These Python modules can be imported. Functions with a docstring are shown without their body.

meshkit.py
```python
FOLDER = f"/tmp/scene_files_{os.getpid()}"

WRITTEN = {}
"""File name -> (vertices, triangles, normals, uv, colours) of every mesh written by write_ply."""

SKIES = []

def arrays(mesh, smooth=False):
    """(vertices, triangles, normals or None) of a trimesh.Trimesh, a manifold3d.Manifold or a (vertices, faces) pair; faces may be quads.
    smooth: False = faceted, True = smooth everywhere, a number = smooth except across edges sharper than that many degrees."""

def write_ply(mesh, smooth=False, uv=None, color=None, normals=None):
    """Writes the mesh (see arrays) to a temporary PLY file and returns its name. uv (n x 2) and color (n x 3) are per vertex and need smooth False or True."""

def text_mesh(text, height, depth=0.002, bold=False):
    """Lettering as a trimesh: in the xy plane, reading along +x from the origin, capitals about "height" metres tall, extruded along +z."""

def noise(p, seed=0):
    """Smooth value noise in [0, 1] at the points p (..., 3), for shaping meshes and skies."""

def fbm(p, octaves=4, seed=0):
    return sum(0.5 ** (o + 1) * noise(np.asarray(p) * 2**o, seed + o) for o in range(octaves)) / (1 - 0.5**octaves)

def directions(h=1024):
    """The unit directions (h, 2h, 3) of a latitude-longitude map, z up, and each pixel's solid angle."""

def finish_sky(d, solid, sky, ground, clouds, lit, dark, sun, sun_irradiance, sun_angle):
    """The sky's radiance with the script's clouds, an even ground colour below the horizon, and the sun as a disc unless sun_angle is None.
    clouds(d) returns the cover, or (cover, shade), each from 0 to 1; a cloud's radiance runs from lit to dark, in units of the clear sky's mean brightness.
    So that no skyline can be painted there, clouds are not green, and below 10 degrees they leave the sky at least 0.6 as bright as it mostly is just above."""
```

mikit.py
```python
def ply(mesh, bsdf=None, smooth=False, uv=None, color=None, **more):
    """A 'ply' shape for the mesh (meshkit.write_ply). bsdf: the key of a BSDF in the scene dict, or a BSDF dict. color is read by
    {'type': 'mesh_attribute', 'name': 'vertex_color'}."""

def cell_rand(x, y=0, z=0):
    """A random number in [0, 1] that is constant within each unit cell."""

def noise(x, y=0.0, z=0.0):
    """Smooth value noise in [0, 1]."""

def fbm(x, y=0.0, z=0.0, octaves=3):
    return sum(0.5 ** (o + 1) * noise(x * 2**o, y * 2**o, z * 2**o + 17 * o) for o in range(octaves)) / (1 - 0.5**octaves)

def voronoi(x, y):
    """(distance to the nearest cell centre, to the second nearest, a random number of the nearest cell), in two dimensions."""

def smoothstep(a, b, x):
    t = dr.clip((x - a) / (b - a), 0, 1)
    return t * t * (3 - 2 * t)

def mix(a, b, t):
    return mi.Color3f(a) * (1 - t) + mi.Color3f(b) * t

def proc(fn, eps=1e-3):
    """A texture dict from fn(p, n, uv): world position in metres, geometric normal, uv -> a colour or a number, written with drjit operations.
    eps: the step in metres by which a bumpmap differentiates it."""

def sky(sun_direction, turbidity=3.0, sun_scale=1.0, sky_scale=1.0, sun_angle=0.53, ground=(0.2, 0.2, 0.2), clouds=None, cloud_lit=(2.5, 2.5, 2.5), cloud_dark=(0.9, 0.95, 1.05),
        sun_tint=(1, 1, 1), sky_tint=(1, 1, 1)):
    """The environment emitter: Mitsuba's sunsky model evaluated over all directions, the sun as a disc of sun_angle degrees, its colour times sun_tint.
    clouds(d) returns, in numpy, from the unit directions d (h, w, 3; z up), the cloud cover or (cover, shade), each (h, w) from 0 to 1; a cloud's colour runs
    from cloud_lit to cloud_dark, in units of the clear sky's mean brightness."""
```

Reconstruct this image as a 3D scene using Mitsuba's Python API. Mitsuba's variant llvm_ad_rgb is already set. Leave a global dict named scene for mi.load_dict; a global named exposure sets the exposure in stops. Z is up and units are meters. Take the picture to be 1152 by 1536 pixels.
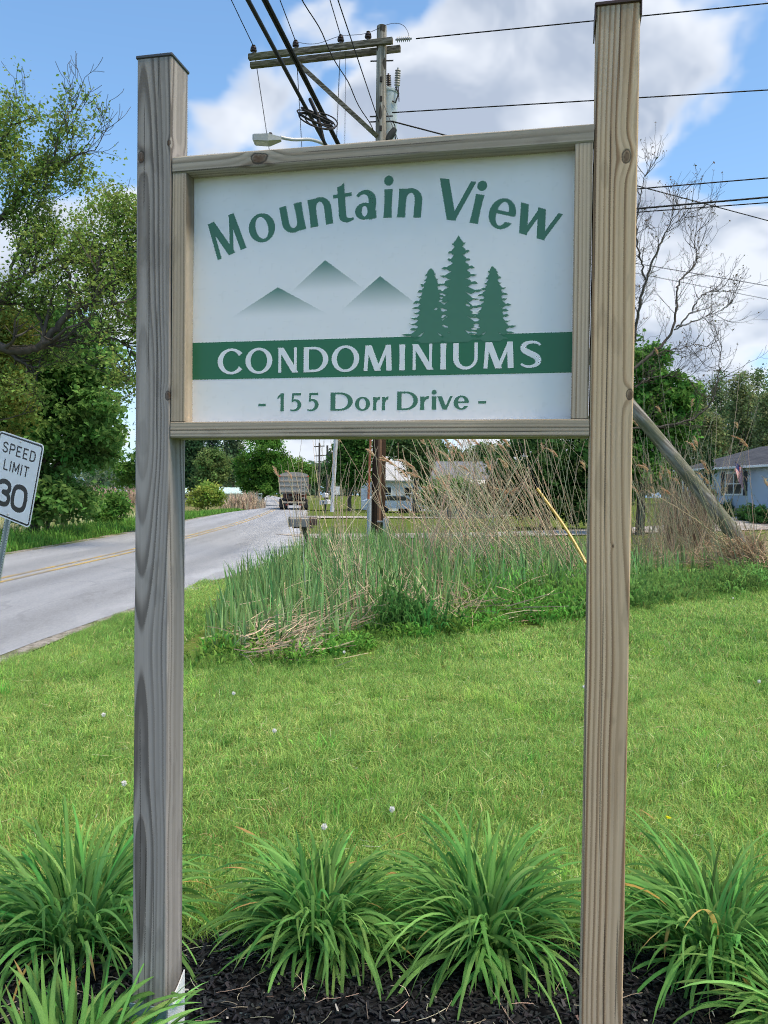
import math, random
import numpy as np, trimesh, mitsuba as mi, drjit as dr
import mikit, meshkit
from shapely.geometry import Polygon, Point, box, LineString, MultiPolygon
from shapely.ops import unary_union
from shapely import affinity
from scipy.interpolate import CubicSpline

scene, labels = {}, {}
T = mi.ScalarTransform4f
rng = np.random.default_rng(7)

# ------------------------------------------------------------------ camera, light, exposure
EYE = 1.45
PITCH, ROLL, FOCAL = -0.02, 0.0116, 1250.0
def camera_axes():
    f = np.array([0, math.cos(PITCH), math.sin(PITCH)])
    r = np.array([1.0, 0, 0]); u = np.cross(r, f)
    return math.cos(ROLL) * r + math.sin(ROLL) * u, -math.sin(ROLL) * r + math.cos(ROLL) * u, f
RIGHT, UP, FWD = camera_axes()
scene['camera'] = {'type': 'perspective', 'fov': math.degrees(2 * math.atan(576 / FOCAL)), 'fov_axis': 'x', 'near_clip': 0.05, 'far_clip': 9000.0,
                   'to_world': T().look_at(origin=[0, 0, EYE], target=[float(x) for x in np.array([0, 0, EYE]) + FWD], up=[float(x) for x in UP])}

def cloud_cover(d):
    x, y, z = d[..., 0], d[..., 1], np.maximum(d[..., 2], 0.0)
    az = np.degrees(np.arctan2(x, y)); el = np.degrees(np.arcsin(np.clip(z, 0, 1)))
    q = np.stack([x / (z + 0.32), y / (z + 0.32), 0 * z], -1)
    w = meshkit.fbm(q * 4.0 + 5.0, 3, 3)[..., None] * 0.5
    n = 0.42 * meshkit.fbm(q * 2.6 + w + np.array([3.1, 1.7, 0.4]), 6, 11) + 0.58 * meshkit.fbm(q * 7.0 + w * 3.5, 6, 31)
    def blob(a, e, ra, re):
        return np.exp(-((az - a) / ra) ** 2 - ((el - e) / re) ** 2)
    bias = 0.19 * blob(7, 29, 17, 17) + 0.15 * blob(15, 25, 10, 8) - 0.45 * blob(-22, 29, 15, 16) - 0.26 * blob(25, 21, 7, 3.6) + 0.36 * blob(22, 12, 9, 5.5) + 0.28 * blob(-11, 23, 5, 6) - 0.22 * blob(25, 8.5, 3, 2) + 0.25 * blob(25, 4, 9, 2.5) + 0.48 * blob(-19, 15.5, 8, 5)
    low = 0.16 * np.exp(-(el / 9.0) ** 2)
    cover = np.clip((n + bias + low - 0.505) / 0.14, 0, 1)
    cover = cover * cover * (3 - 2 * cover)
    m = meshkit.fbm(q * 6.5 + w * 3 + 9.0, 6, 23)
    shade = np.clip((m - 0.38) / 0.20, 0, 1) * np.clip((n + bias - 0.54) / 0.16, 0.10, 1)
    veil = 0.03 + 0.42 * np.exp(-(el / 10.0) ** 2)
    return np.maximum(cover * 0.94, veil), shade
SUN = (0.42, -0.19, 0.88)
scene['sky'] = mikit.sky(SUN, turbidity=3, sun_scale=0.39, sky_scale=0.84, sun_angle=22, ground=(0.10, 0.14, 0.06), clouds=cloud_cover,
                         cloud_lit=(1.55, 1.62, 1.74), cloud_dark=(0.84, 0.96, 1.17), sky_tint=(0.94, 1.0, 1.045), sun_tint=(1.0, 0.99, 0.97))
exposure = 2.98

# ------------------------------------------------------------------ helpers
def spot(u, v, y):
    """The point at depth y metres seen in direction (u, v) of the photograph: how measured positions were turned into metres."""
    d = (u - 576) / FOCAL * RIGHT - (v - 768) / FOCAL * UP + FWD
    return np.array([0, 0, EYE]) + d * (y / d[1])

def srgb(r, g, b):
    c = np.array([r, g, b], float) / 255
    return np.where(c < 0.04045, c / 12.92, ((c + 0.055) / 1.055) ** 2.4)

used = {}
LEAF_SUM = {'leaf': 2.0, 'grass_blade': 2.1}      # colours are given per side; the thin-leaf materials take reflected + transmitted together
def numbered(key):
    n = used.get(key, 0); used[key] = n + 1
    return key if n == 0 else f'{key}_{n:03d}'

def tag(key, label=None, category=None, group=None, kind=None):
    labels[key] = {k: v for k, v in (('label', label), ('category', category), ('group', group), ('kind', kind)) if v}
    return key

def arr(mesh):
    if isinstance(mesh, trimesh.Trimesh):
        return np.asarray(mesh.vertices, float), np.asarray(mesh.faces, int)
    v, f = mesh
    f = np.asarray(f, int)
    if f.ndim == 2 and f.shape[1] == 4:
        f = np.vstack([f[:, [0, 1, 2]], f[:, [0, 2, 3]]])
    return np.asarray(v, float), f

def join(ms):
    vs, fs, n = [], [], 0
    for m in ms:
        v, f = arr(m); vs.append(v); fs.append(f + n); n += len(v)
    return np.vstack(vs), np.vstack(fs)

def put(key, mesh, bsdf, color=None, smooth=False, number=True, **more):
    """One entry of scene; color (one or one per vertex) is read by the *_paint and leaf materials."""
    key = numbered(key) if number else key
    v, f = arr(mesh)
    if color is not None:
        color = np.broadcast_to(np.asarray(color, float), (len(v), 3))
        if bsdf in LEAF_SUM: color = np.clip(color * LEAF_SUM[bsdf], 0, 0.85)
    if color is not None and smooth not in (False, True):
        m = trimesh.graph.smooth_shade(trimesh.Trimesh(v, f, process=False), angle=math.radians(smooth), facet_minarea=None)
        if len(m.vertices) != len(v) or not np.allclose(m.vertices, v):
            _, idx = __import__('scipy.spatial', fromlist=['cKDTree']).cKDTree(v).query(np.asarray(m.vertices)) if np.ptp(color, axis=0).max() > 0 else (0, np.zeros(len(m.vertices), int))
            v, f, color = np.asarray(m.vertices), np.asarray(m.faces), color[idx]
        smooth = True
    scene[key] = mikit.ply((v, f), bsdf, smooth=smooth, color=color, **more)
    return key

def rbox(c, s, r=0.003):
    """A box of centre c and size s with chamfered edges."""
    h = np.asarray(s, float) / 2; r = min(r, h.min() * 0.45)
    pts = []
    for sx in (-1, 1):
        for sy in (-1, 1):
            for sz in (-1, 1):
                g = np.array([sx, sy, sz])
                for k in range(3):
                    q = (h - r) * g; q[k] = h[k] * g[k]; pts.append(q)
    m = trimesh.convex.convex_hull(np.array(pts))
    m.apply_translation(c)
    return arr(m)

def plain_box(c, s):
    m = trimesh.creation.box(s); m.apply_translation(c); return arr(m)

def rotated(mesh, axis, ang, c=(0, 0, 0)):
    v, f = arr(mesh)
    M = trimesh.transformations.rotation_matrix(ang, axis, c)
    return v @ M[:3, :3].T + M[:3, 3], f

def moved(mesh, d):
    v, f = arr(mesh); return v + np.asarray(d, float), f

def tube(pts, rad, sides=6, cap=True):
    p = np.asarray(pts, float); n = len(p)
    rad = np.broadcast_to(np.asarray(rad, float), (n,))
    t = np.gradient(p, axis=0); t /= np.linalg.norm(t, axis=1, keepdims=True) + 1e-12
    a = np.array([0, 0, 1.0]) if abs(t[0][2]) < 0.9 else np.array([1.0, 0, 0])
    x = np.cross(t[0], a); x /= np.linalg.norm(x)
    V = []
    ang = np.arange(sides) * 2 * np.pi / sides
    for k in range(n):
        x = x - t[k] * (x @ t[k]); x /= np.linalg.norm(x) + 1e-12
        y = np.cross(t[k], x)
        V.append(p[k] + rad[k] * (np.cos(ang)[:, None] * x + np.sin(ang)[:, None] * y))
    V = np.vstack(V); i = np.arange(sides); j = (i + 1) % sides
    F = []
    for k in range(n - 1):
        a0, b0 = k * sides, (k + 1) * sides
        F.append(np.stack([a0 + i, a0 + j, b0 + j], 1)); F.append(np.stack([a0 + i, b0 + j, b0 + i], 1))
    if cap and sides > 2:
        c0, c1 = len(V), len(V) + 1
        V = np.vstack([V, p[:1], p[-1:]])
        F.append(np.stack([j, i, 0 * i + c0], 1)); F.append(np.stack([(n - 1) * sides + i, (n - 1) * sides + j, 0 * i + c1], 1))
    return V, np.vstack(F)

def lathe(profile, sides=12, c=(0, 0, 0), axis=(0, 0, 1)):
    m = trimesh.creation.revolve(np.asarray(profile, float), sections=sides)
    m.apply_transform(trimesh.geometry.align_vectors([0, 0, 1], axis)); m.apply_translation(c)
    return arr(m)

def extrude(poly, depth):
    """Shapely polygon in (x, z) made a solid from y = 0 (front) to y = depth."""
    out = []
    for g in getattr(poly, 'geoms', [poly]):
        if g.is_empty or g.area < 1e-9: continue
        m = trimesh.creation.extrude_polygon(g, depth, engine='earcut')
        v = np.asarray(m.vertices); out.append((np.stack([v[:, 0], depth - v[:, 2], v[:, 1]], 1), np.asarray(m.faces)))
    return join(out)

# ------------------------------------------------------------------ materials
def vc(): return {'type': 'mesh_attribute', 'name': 'vertex_color'}
scene['leaf'] = {'type': 'principledthin', 'base_color': vc(), 'roughness': 0.45, 'diff_trans': 0.9, 'eta': 1.4, 'spec_trans': 0.0}
scene['grass_blade'] = {'type': 'principledthin', 'base_color': vc(), 'roughness': 0.6, 'diff_trans': 0.8, 'eta': 1.3, 'spec_trans': 0.0}
scene['paint'] = {'type': 'twosided', 'bsdf': {'type': 'principled', 'base_color': vc(), 'roughness': 0.65, 'specular': 0.35}}
scene['gloss_paint'] = {'type': 'twosided', 'bsdf': {'type': 'principled', 'base_color': vc(), 'roughness': 0.28, 'specular': 0.5}}
scene['metal_paint'] = {'type': 'twosided', 'bsdf': {'type': 'principled', 'base_color': vc(), 'roughness': 0.42, 'metallic': 0.7}}
scene['print_ink'] = {'type': 'twosided', 'bsdf': {'type': 'principled', 'base_color': vc(), 'roughness': 0.38, 'specular': 0.45}}
scene['window_glass'] = {'type': 'principled', 'base_color': {'type': 'rgb', 'value': [0.02, 0.025, 0.03]}, 'roughness': 0.06, 'specular': 0.7}

noise, fbm, smoothstep, mix = mikit.noise, mikit.fbm, mikit.smoothstep, mikit.mix
# ------------------------------------------------------------------ terrain
def terrain(x, y):
    x, y = np.asarray(x, float), np.asarray(y, float)
    ss = lambda a, b, t: np.clip((t - a) / (b - a), 0, 1) ** 2 * (3 - 2 * np.clip((t - a) / (b - a), 0, 1))
    z = 1.2 * ss(85, 260, y) * ss(30, -40, x * 0 - 20)
    z = z + 0.62 * ss(40, 54, y) * ss(5, 14, x)
    z = z - 0.5 * ss(-10.5, -17, x) * ss(10, 25, y) * ss(400, 150, y)
    return z

ROAD_Y = np.array([-40, 0, 7.4, 13.8, 20.7, 27.3, 38, 55, 72.7, 115, 170, 225, 330, 480, 700.0])
ROAD_X = np.array([-5.9, -6.05, -6.1, -6.12, -6.15, -6.35, -6.87, -8.1, -9.66, -14.2, -22.0, -31, -52, -90, -160.0])
road_cx = CubicSpline(ROAD_Y, ROAD_X)
NEAR_Y = np.array([-40, 0, 7.4, 10.4, 12.4, 14.2, 17.4, 22.5, 26, 30, 36, 45, 700.0])
NEAR_W = np.array([2.7, 2.7, 2.75, 3.02, 3.2, 3.45, 3.7, 4.05, 4.0, 3.5, 3.1, 2.9, 2.9])
def road_near(y): return road_cx(y) + np.interp(y, NEAR_Y, NEAR_W)
def road_far(y): return road_cx(y) - np.interp(y, [-40, 18, 30, 45, 80, 700], [2.3, 2.3, 2.45, 2.9, 3.2, 3.2])

def ground_color(p, n, uv):
    big = fbm(p.x * 0.35, p.y * 0.35, 0.0, 3); fine = fbm(p.x * 14, p.y * 14, 3.0, 3)
    lawn = mix((0.085, 0.135, 0.028), (0.140, 0.195, 0.050), big)
    lawn = mix(lawn, (0.10, 0.082, 0.045), smoothstep(0.55, 0.8, fine) * 0.7)
    field = mix((0.17, 0.20, 0.075), (0.21, 0.19, 0.10), smoothstep(0.35, 0.65, fbm(p.x * 0.05, p.y * 0.05, 2.0, 3)))
    c = mix(lawn, field, smoothstep(-14.0, -19.0, p.x) * smoothstep(20.0, 34.0, p.y))
    # bare, littered soil under the reed bed
    return c
scene['ground_look'] = {'type': 'twosided', 'bsdf': {'type': 'diffuse', 'reflectance': mikit.proc(ground_color)}}
def grid(xs, ys, zf):
    X, Y = np.meshgrid(xs, ys); v = np.stack([X, Y, zf(X, Y)], -1).reshape(-1, 3)
    nx = len(xs); i, j = np.meshgrid(np.arange(nx - 1), np.arange(len(ys) - 1)); a = (j * nx + i).ravel()
    return v, np.vstack([np.stack([a, a + 1, a + nx + 1], 1), np.stack([a, a + nx + 1, a + nx], 1)])
xs = np.concatenate([[-4000, -1500, -600, -300, -180, -120, -80, -55], np.arange(-40, 40.1, 1.0), [55, 80, 120, 180, 300, 600, 1500, 4000]])
ys = np.concatenate([[-300, -100, -40, -20, -10], np.arange(-5, 60.1, 1.0), np.arange(65, 281, 5), [300, 350, 420, 520, 700, 1000, 1600, 2600, 5200]])
put('ground', grid(xs, ys, terrain), 'ground_look', smooth=True); tag('ground', kind='structure', label='mown lawn and rough grassy ground around the sign and road')

def strip(ya, yb, left, right, lift, across=(0, 0.25, 0.5, 0.75, 1), step=1.2):
    yy = np.concatenate([np.arange(ya, min(yb, 130), step), np.arange(max(ya, 130), yb + 0.1, 8)])
    L, R = left(yy), right(yy); n = len(across)
    V = np.array([[l + (r - l) * a, y, 0] for y, l, r in zip(yy, L, R) for a in across])
    V[:, 2] = terrain(V[:, 0], V[:, 1]) + lift + 0.0007 * np.maximum(V[:, 1], 0)
    i, j = np.meshgrid(np.arange(n - 1), np.arange(len(yy) - 1)); a = (j * n + i).ravel()
    return V, np.vstack([np.stack([a, a + 1, a + n + 1], 1), np.stack([a, a + n + 1, a + n], 1)])

def asphalt(p, n, uv):
    # uv.x is the distance from the yellow line, uv.y along the road
    across, along = uv.x, uv.y
    g = 0.23 + 0.03 * (fbm(across * 1.4, along * 0.10, 1.0, 3) - 0.5)
    wheel = dr.exp(-dr.square((dr.abs(across) - 0.75) / 0.33)) + dr.exp(-dr.square((dr.abs(across) - 2.25) / 0.36))
    g = g - 0.035 * wheel + 0.05 * (fbm(across * 60, along * 22, 2.0, 2) - 0.5) + 0.03 * (noise(across * 5, along * 0.5) - 0.5)
    edge = smoothstep(2.3, 3.1, across)
    g = g + edge * (0.02 + 0.05 * smoothstep(0.42, 0.7, fbm(across * 4, along * 0.9, 7.0, 3)))
    crack = smoothstep(0.018, 0.004, dr.abs(fbm(across * 0.9 + 3, along * 0.35, 5.0, 4) - 0.5)) * 0.035
    g = dr.maximum(g - crack * noise(across * 0.7, along * 0.2, 9.0), 0.04)
    return mi.Color3f(g * 0.93, g * 1.0, g * 1.10)
scene['asphalt'] = {'type': 'twosided', 'bsdf': {'type': 'principled', 'base_color': mikit.proc(asphalt), 'roughness': 0.85, 'specular': 0.25}}
rv, rf = strip(-40, 640, road_far, road_near, 0.012, across=np.linspace(0, 1, 8))
scene['road'] = mikit.ply((rv, rf), 'asphalt', smooth=True, uv=np.stack([rv[:, 0] - road_cx(rv[:, 1]), rv[:, 1]], 1))
tag('road', kind='structure', label='worn pale grey two lane road curving left past the sign')
def line_color(p, n, uv):
    wear = smoothstep(0.35, 0.62, fbm(p.x * 9, p.y * 3.0, 0.0, 4))
    return mix((0.50, 0.36, 0.13), (0.30, 0.27, 0.21), wear)
scene['line_paint'] = {'type': 'twosided', 'bsdf': {'type': 'diffuse', 'reflectance': mikit.proc(line_color)}}
for o in (-0.13, 0.13):
    put('road__yellow_line', strip(-40, 400, lambda y: road_cx(y) + o - 0.05, lambda y: road_cx(y) + o + 0.05, 0.018, across=(0, 1)), 'line_paint', smooth=True)

def shoulder_color(p, n, uv):
    f = fbm(p.x * 22, p.y * 22, 0.0, 3); b = fbm(p.x * 3.0, p.y * 1.5, 4.0, 3)
    return mix(mix((0.20, 0.19, 0.165), (0.34, 0.325, 0.295), smoothstep(0.3, 0.7, f)), (0.10, 0.13, 0.045), smoothstep(0.48, 0.62, b) * 0.8)
scene['shoulder_look'] = {'type': 'twosided', 'bsdf': {'type': 'diffuse', 'reflectance': mikit.proc(shoulder_color)}}
def ragged(y, s): return 0.14 * (meshkit.fbm(np.stack([y * 1.7, 0 * y + s, 0 * y], -1), 3, 7) - 0.5)
put('road_shoulder', strip(-40, 120, lambda y: road_near(y) - 0.06, lambda y: road_near(y) + 0.16 + ragged(y, 1), 0.007, step=0.3), 'shoulder_look', smooth=True)
put('road_shoulder', strip(-40, 120, lambda y: road_far(y) - 0.34 + ragged(y, 2), lambda y: road_far(y) + 0.06, 0.007, step=0.3), 'shoulder_look', smooth=True)
tag('road_shoulder', kind='structure', label='crumbling gravel edge on the near side of the road'); tag('road_shoulder_001', kind='structure', label='crumbling gravel edge on the far side of the road')
def gravel_color(p, n, uv):
    f = fbm(p.x * 18, p.y * 18, 0.0, 3); b = fbm(p.x * 1.2, p.y * 1.2, 4.0, 3)
    return mix((0.26, 0.25, 0.235), (0.50, 0.485, 0.46), smoothstep(0.25, 0.75, 0.5 * f + 0.5 * b))
scene['gravel_look'] = {'type': 'twosided', 'bsdf': {'type': 'diffuse', 'reflectance': mikit.proc(gravel_color)}}
def ribbon(pts, width, lift):
    p = np.asarray(pts, float); s = np.linspace(0, 1, 40); k = np.linspace(0, 1, len(p))
    c = CubicSpline(k, p)(s); w = np.interp(s, k, np.broadcast_to(width, (len(p),)))
    t = np.gradient(c, axis=0); t /= np.linalg.norm(t, axis=1, keepdims=True); nn = np.stack([-t[:, 1], t[:, 0]], 1)
    V = np.concatenate([np.stack([c + nn * (a - 0.5) * w[:, None]], 0) for a in (0, .33, .66, 1)], 0).transpose(1, 0, 2).reshape(-1, 2)
    z = terrain(V[:, 0], V[:, 1]) + lift
    i, j = np.meshgrid(np.arange(3), np.arange(39)); a = (j * 4 + i).ravel()
    return np.column_stack([V, z]), np.vstack([np.stack([a, a + 4, a + 5], 1), np.stack([a, a + 5, a + 1], 1)])
put('driveway', ribbon([(-2.6, 27.5), (0.5, 29.3), (4, 31.2), (8, 34.2), (18.6, 43.2), (27, 50.5)], [4.6, 3.0, 2.9, 3.4, 5.2, 6.0], 0.044), 'gravel_look', smooth=True)
tag('driveway', kind='structure', label='pale gravel driveway running from the road to the blue house')
put('farther_driveway', ribbon([(-5.0, 52), (-1.0, 53.5), (4, 54.5), (14, 57)], [5, 3.4, 3.2, 3.2], 0.05), 'gravel_look', smooth=True)
tag('farther_driveway', kind='structure', label='second pale driveway beside the leaning grey pole')

# far hills
hx = np.linspace(-2600, 1500, 60)
def hills(z0, amp, y, seed):
    h = z0 + amp * meshkit.fbm(np.stack([hx / 420, 0 * hx, 0 * hx], -1), 4, seed)
    V = np.vstack([np.column_stack([hx, 0 * hx + y, -20 + 0 * h]), np.column_stack([hx, 0 * hx + y + 500, h]), np.column_stack([hx, 0 * hx + y + 1100, -20 + 0 * h])])
    n = len(hx); i = np.arange(n - 1)
    F = np.vstack([np.stack([r * n + i, r * n + i + 1, (r + 1) * n + i + 1], 1) for r in (0, 1)] + [np.stack([r * n + i, (r + 1) * n + i + 1, (r + 1) * n + i], 1) for r in (0, 1)])
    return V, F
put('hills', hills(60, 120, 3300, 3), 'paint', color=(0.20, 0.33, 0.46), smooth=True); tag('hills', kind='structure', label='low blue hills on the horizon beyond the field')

# ------------------------------------------------------------------ the sign: frame of reference measured from the photograph
S0 = np.array([-0.5161, 1.9974, 1.582]); EX = np.array([0.9778, -0.2094, 0.0]); EY = np.array([0.2094, 0.9778, 0.0]); EZ = np.array([0, 0, 1.0])
def sign_world(mesh):
    v, f = arr(mesh); return S0 + v[:, :1] * EX + v[:, 1:2] * EY + v[:, 2:] * EZ, f
GAP, ZT = 0.9775, 0.6665

def wood(axis, pith, tilt, freq, seed, knots, early, late, stain, grey):
    """Sawn softwood: growth rings round a wandering pith, knots that push the grain aside, weathering."""
    early, late, stain, grey = [tuple(float(x) for x in c) for c in (early, late, stain, grey)]
    def local(p):
        dx, dy, dz = p.x - S0[0], p.y - S0[1], p.z - S0[2]
        return dx * EX[0] + dy * EX[1], dx * EY[0] + dy * EY[1], dz
    def rings(p):
        x, y, z = local(p)
        a, b = (z, x) if axis == 'z' else (x, z)
        bb = b - pith[0] + 0.008 * (noise(a * 1.1, seed) - 0.5)
        cc = y - pith[1] + tilt * (noise(a * 1.9, seed + 3.3) - 0.5) + 0.18 * tilt * (noise(a * 6.0, seed + 5.1) - 0.5)
        r = dr.sqrt(bb * bb + cc * cc + 1e-8) + 0.0045 * (noise(b * 26, y * 26, a * 1.6 + seed) - 0.5)
        core, halo = mi.Float(0), mi.Float(0)
        for ka, kb, kr in knots:
            d2 = (dr.square((b - kb)) + dr.square((a - ka) / 1.6)) / (kr * kr)
            r = r + 1.6 * kr * dr.exp(-d2 / 6.0) * (0.6 + 0.4 * noise(b * 60, a * 40, 2.0))
            dd = dr.sqrt(d2) + 0.45 * (noise(a * 110, b * 150, seed) - 0.5)
            core = dr.maximum(core, smoothstep(1.25, 0.55, dd))
            halo = dr.maximum(halo, smoothstep(1.0, 0.0, dr.abs(dd - 1.05) / 0.28))
        t = r * freq
        fr = t - dr.floor(t)
        strength = 0.30 + 0.70 * mikit.cell_rand(dr.floor(t), seed * 3.0)
        lt = smoothstep(0.25, 0.78, fr) * (1 - smoothstep(0.84, 1.0, fr)) * strength * (0.6 + 0.8 * noise(b * 14, y * 14, a * 1.2))
        # long drying splits that come and go along the grain
        cell = dr.floor(b * 42.0 + seed); pos = (cell + 0.2 + 0.6 * mikit.cell_rand(cell, seed * 7.0) - seed) / 42.0 + 0.004 * (noise(a * 3.0, cell) - 0.5)
        split = smoothstep(0.0020, 0.0006, dr.abs(b - pos)) * smoothstep(0.60, 0.70, noise(a * 2.6 + 40 * mikit.cell_rand(cell, 5.0), cell))
        return a, b, y, dr.clip(lt, 0, 1), core, halo, split
    def color(p, n, uv):
        a, b, y, lt, core, halo, split = rings(p)
        fibre = 0.55 * noise(b * 300, y * 300, a * 4.0) + 0.45 * noise(b * 900, y * 900, a * 12.0)
        streak = noise(b * 75, y * 75, a * 0.8 + seed)
        patch = smoothstep(0.38, 0.70, fbm(a * 1.3, b * 11, y * 11 + seed, 3))
        c = mix(mix(early, grey, patch), late, lt * 0.9)
        c = c * (0.80 + 0.24 * fibre + 0.20 * streak)
        wet = smoothstep(0.60, 0.72, fbm(a * 1.2 + 7.7, b * 20 + seed, y * 20, 3))
        c = mix(c, stain, wet * 0.32)
        dirt = smoothstep(0.63, 0.75, fbm(a * 9, b * 30, y * 30, 4))
        c = c * (1 - 0.16 * dirt)
        c = mix(c, (0.085, 0.05, 0.03), core * (0.65 + 0.35 * noise(b * 300, a * 200)))
        c = mix(c, (0.025, 0.02, 0.018), halo * 0.8)
        return mix(c, (0.022, 0.019, 0.017), split * 0.62)
    def height(p, n, uv):
        a, b, y, lt, core, halo, split = rings(p)
        return lt * 0.0004 - 0.0006 * halo  + 0.00025 * noise(b * 300, y * 300, a * 4.0)
    key = f'wood_{len([k for k in scene if k.startswith("wood_")])}'
    scene[key] = {'type': 'twosided', 'bsdf': {'type': 'bumpmap', 'scale': 1.0, 'arbitrary': mikit.proc(height, eps=0.0006),
                  'bsdf': {'type': 'principled', 'base_color': mikit.proc(color), 'roughness': 0.75, 'specular': 0.25}}}
    return key
GREY_POST = wood('z', (-0.066, 0.036), 0.034, 125.0, 1.7, [(0.6715, -0.0775, 0.0075), (0.700, -0.006, 0.004), (0.10, -0.004, 0.006)], (0.32, 0.30, 0.28), (0.12, 0.108, 0.099), (0.20, 0.185, 0.17), (0.36, 0.345, 0.33))
TAN_POST = wood('z', (GAP + 0.098, 0.036), 0.022, 108.0, 4.2, [(0.5909, 1.0435, 0.0085), (0.0893, 1.0585, 0.0065), (-0.235, 1.03, 0.002)], (0.60, 0.465, 0.305), (0.245, 0.145, 0.076), (0.27, 0.16, 0.085), (0.46, 0.40, 0.32))
RAIL = wood('x', (0.70, 0.085), 0.030, 118.0, 9.1, [(0.2204, 0.648, 0.011)], (0.46, 0.39, 0.29), (0.165, 0.13, 0.09), (0.18, 0.16, 0.12), (0.38, 0.35, 0.295))
STILE = wood('z', (0.30, 0.02), 0.014, 122.0, 13.6, [], (0.50, 0.415, 0.305), (0.25, 0.185, 0.125), (0.28, 0.23, 0.17), (0.43, 0.375, 0.30))

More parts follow.
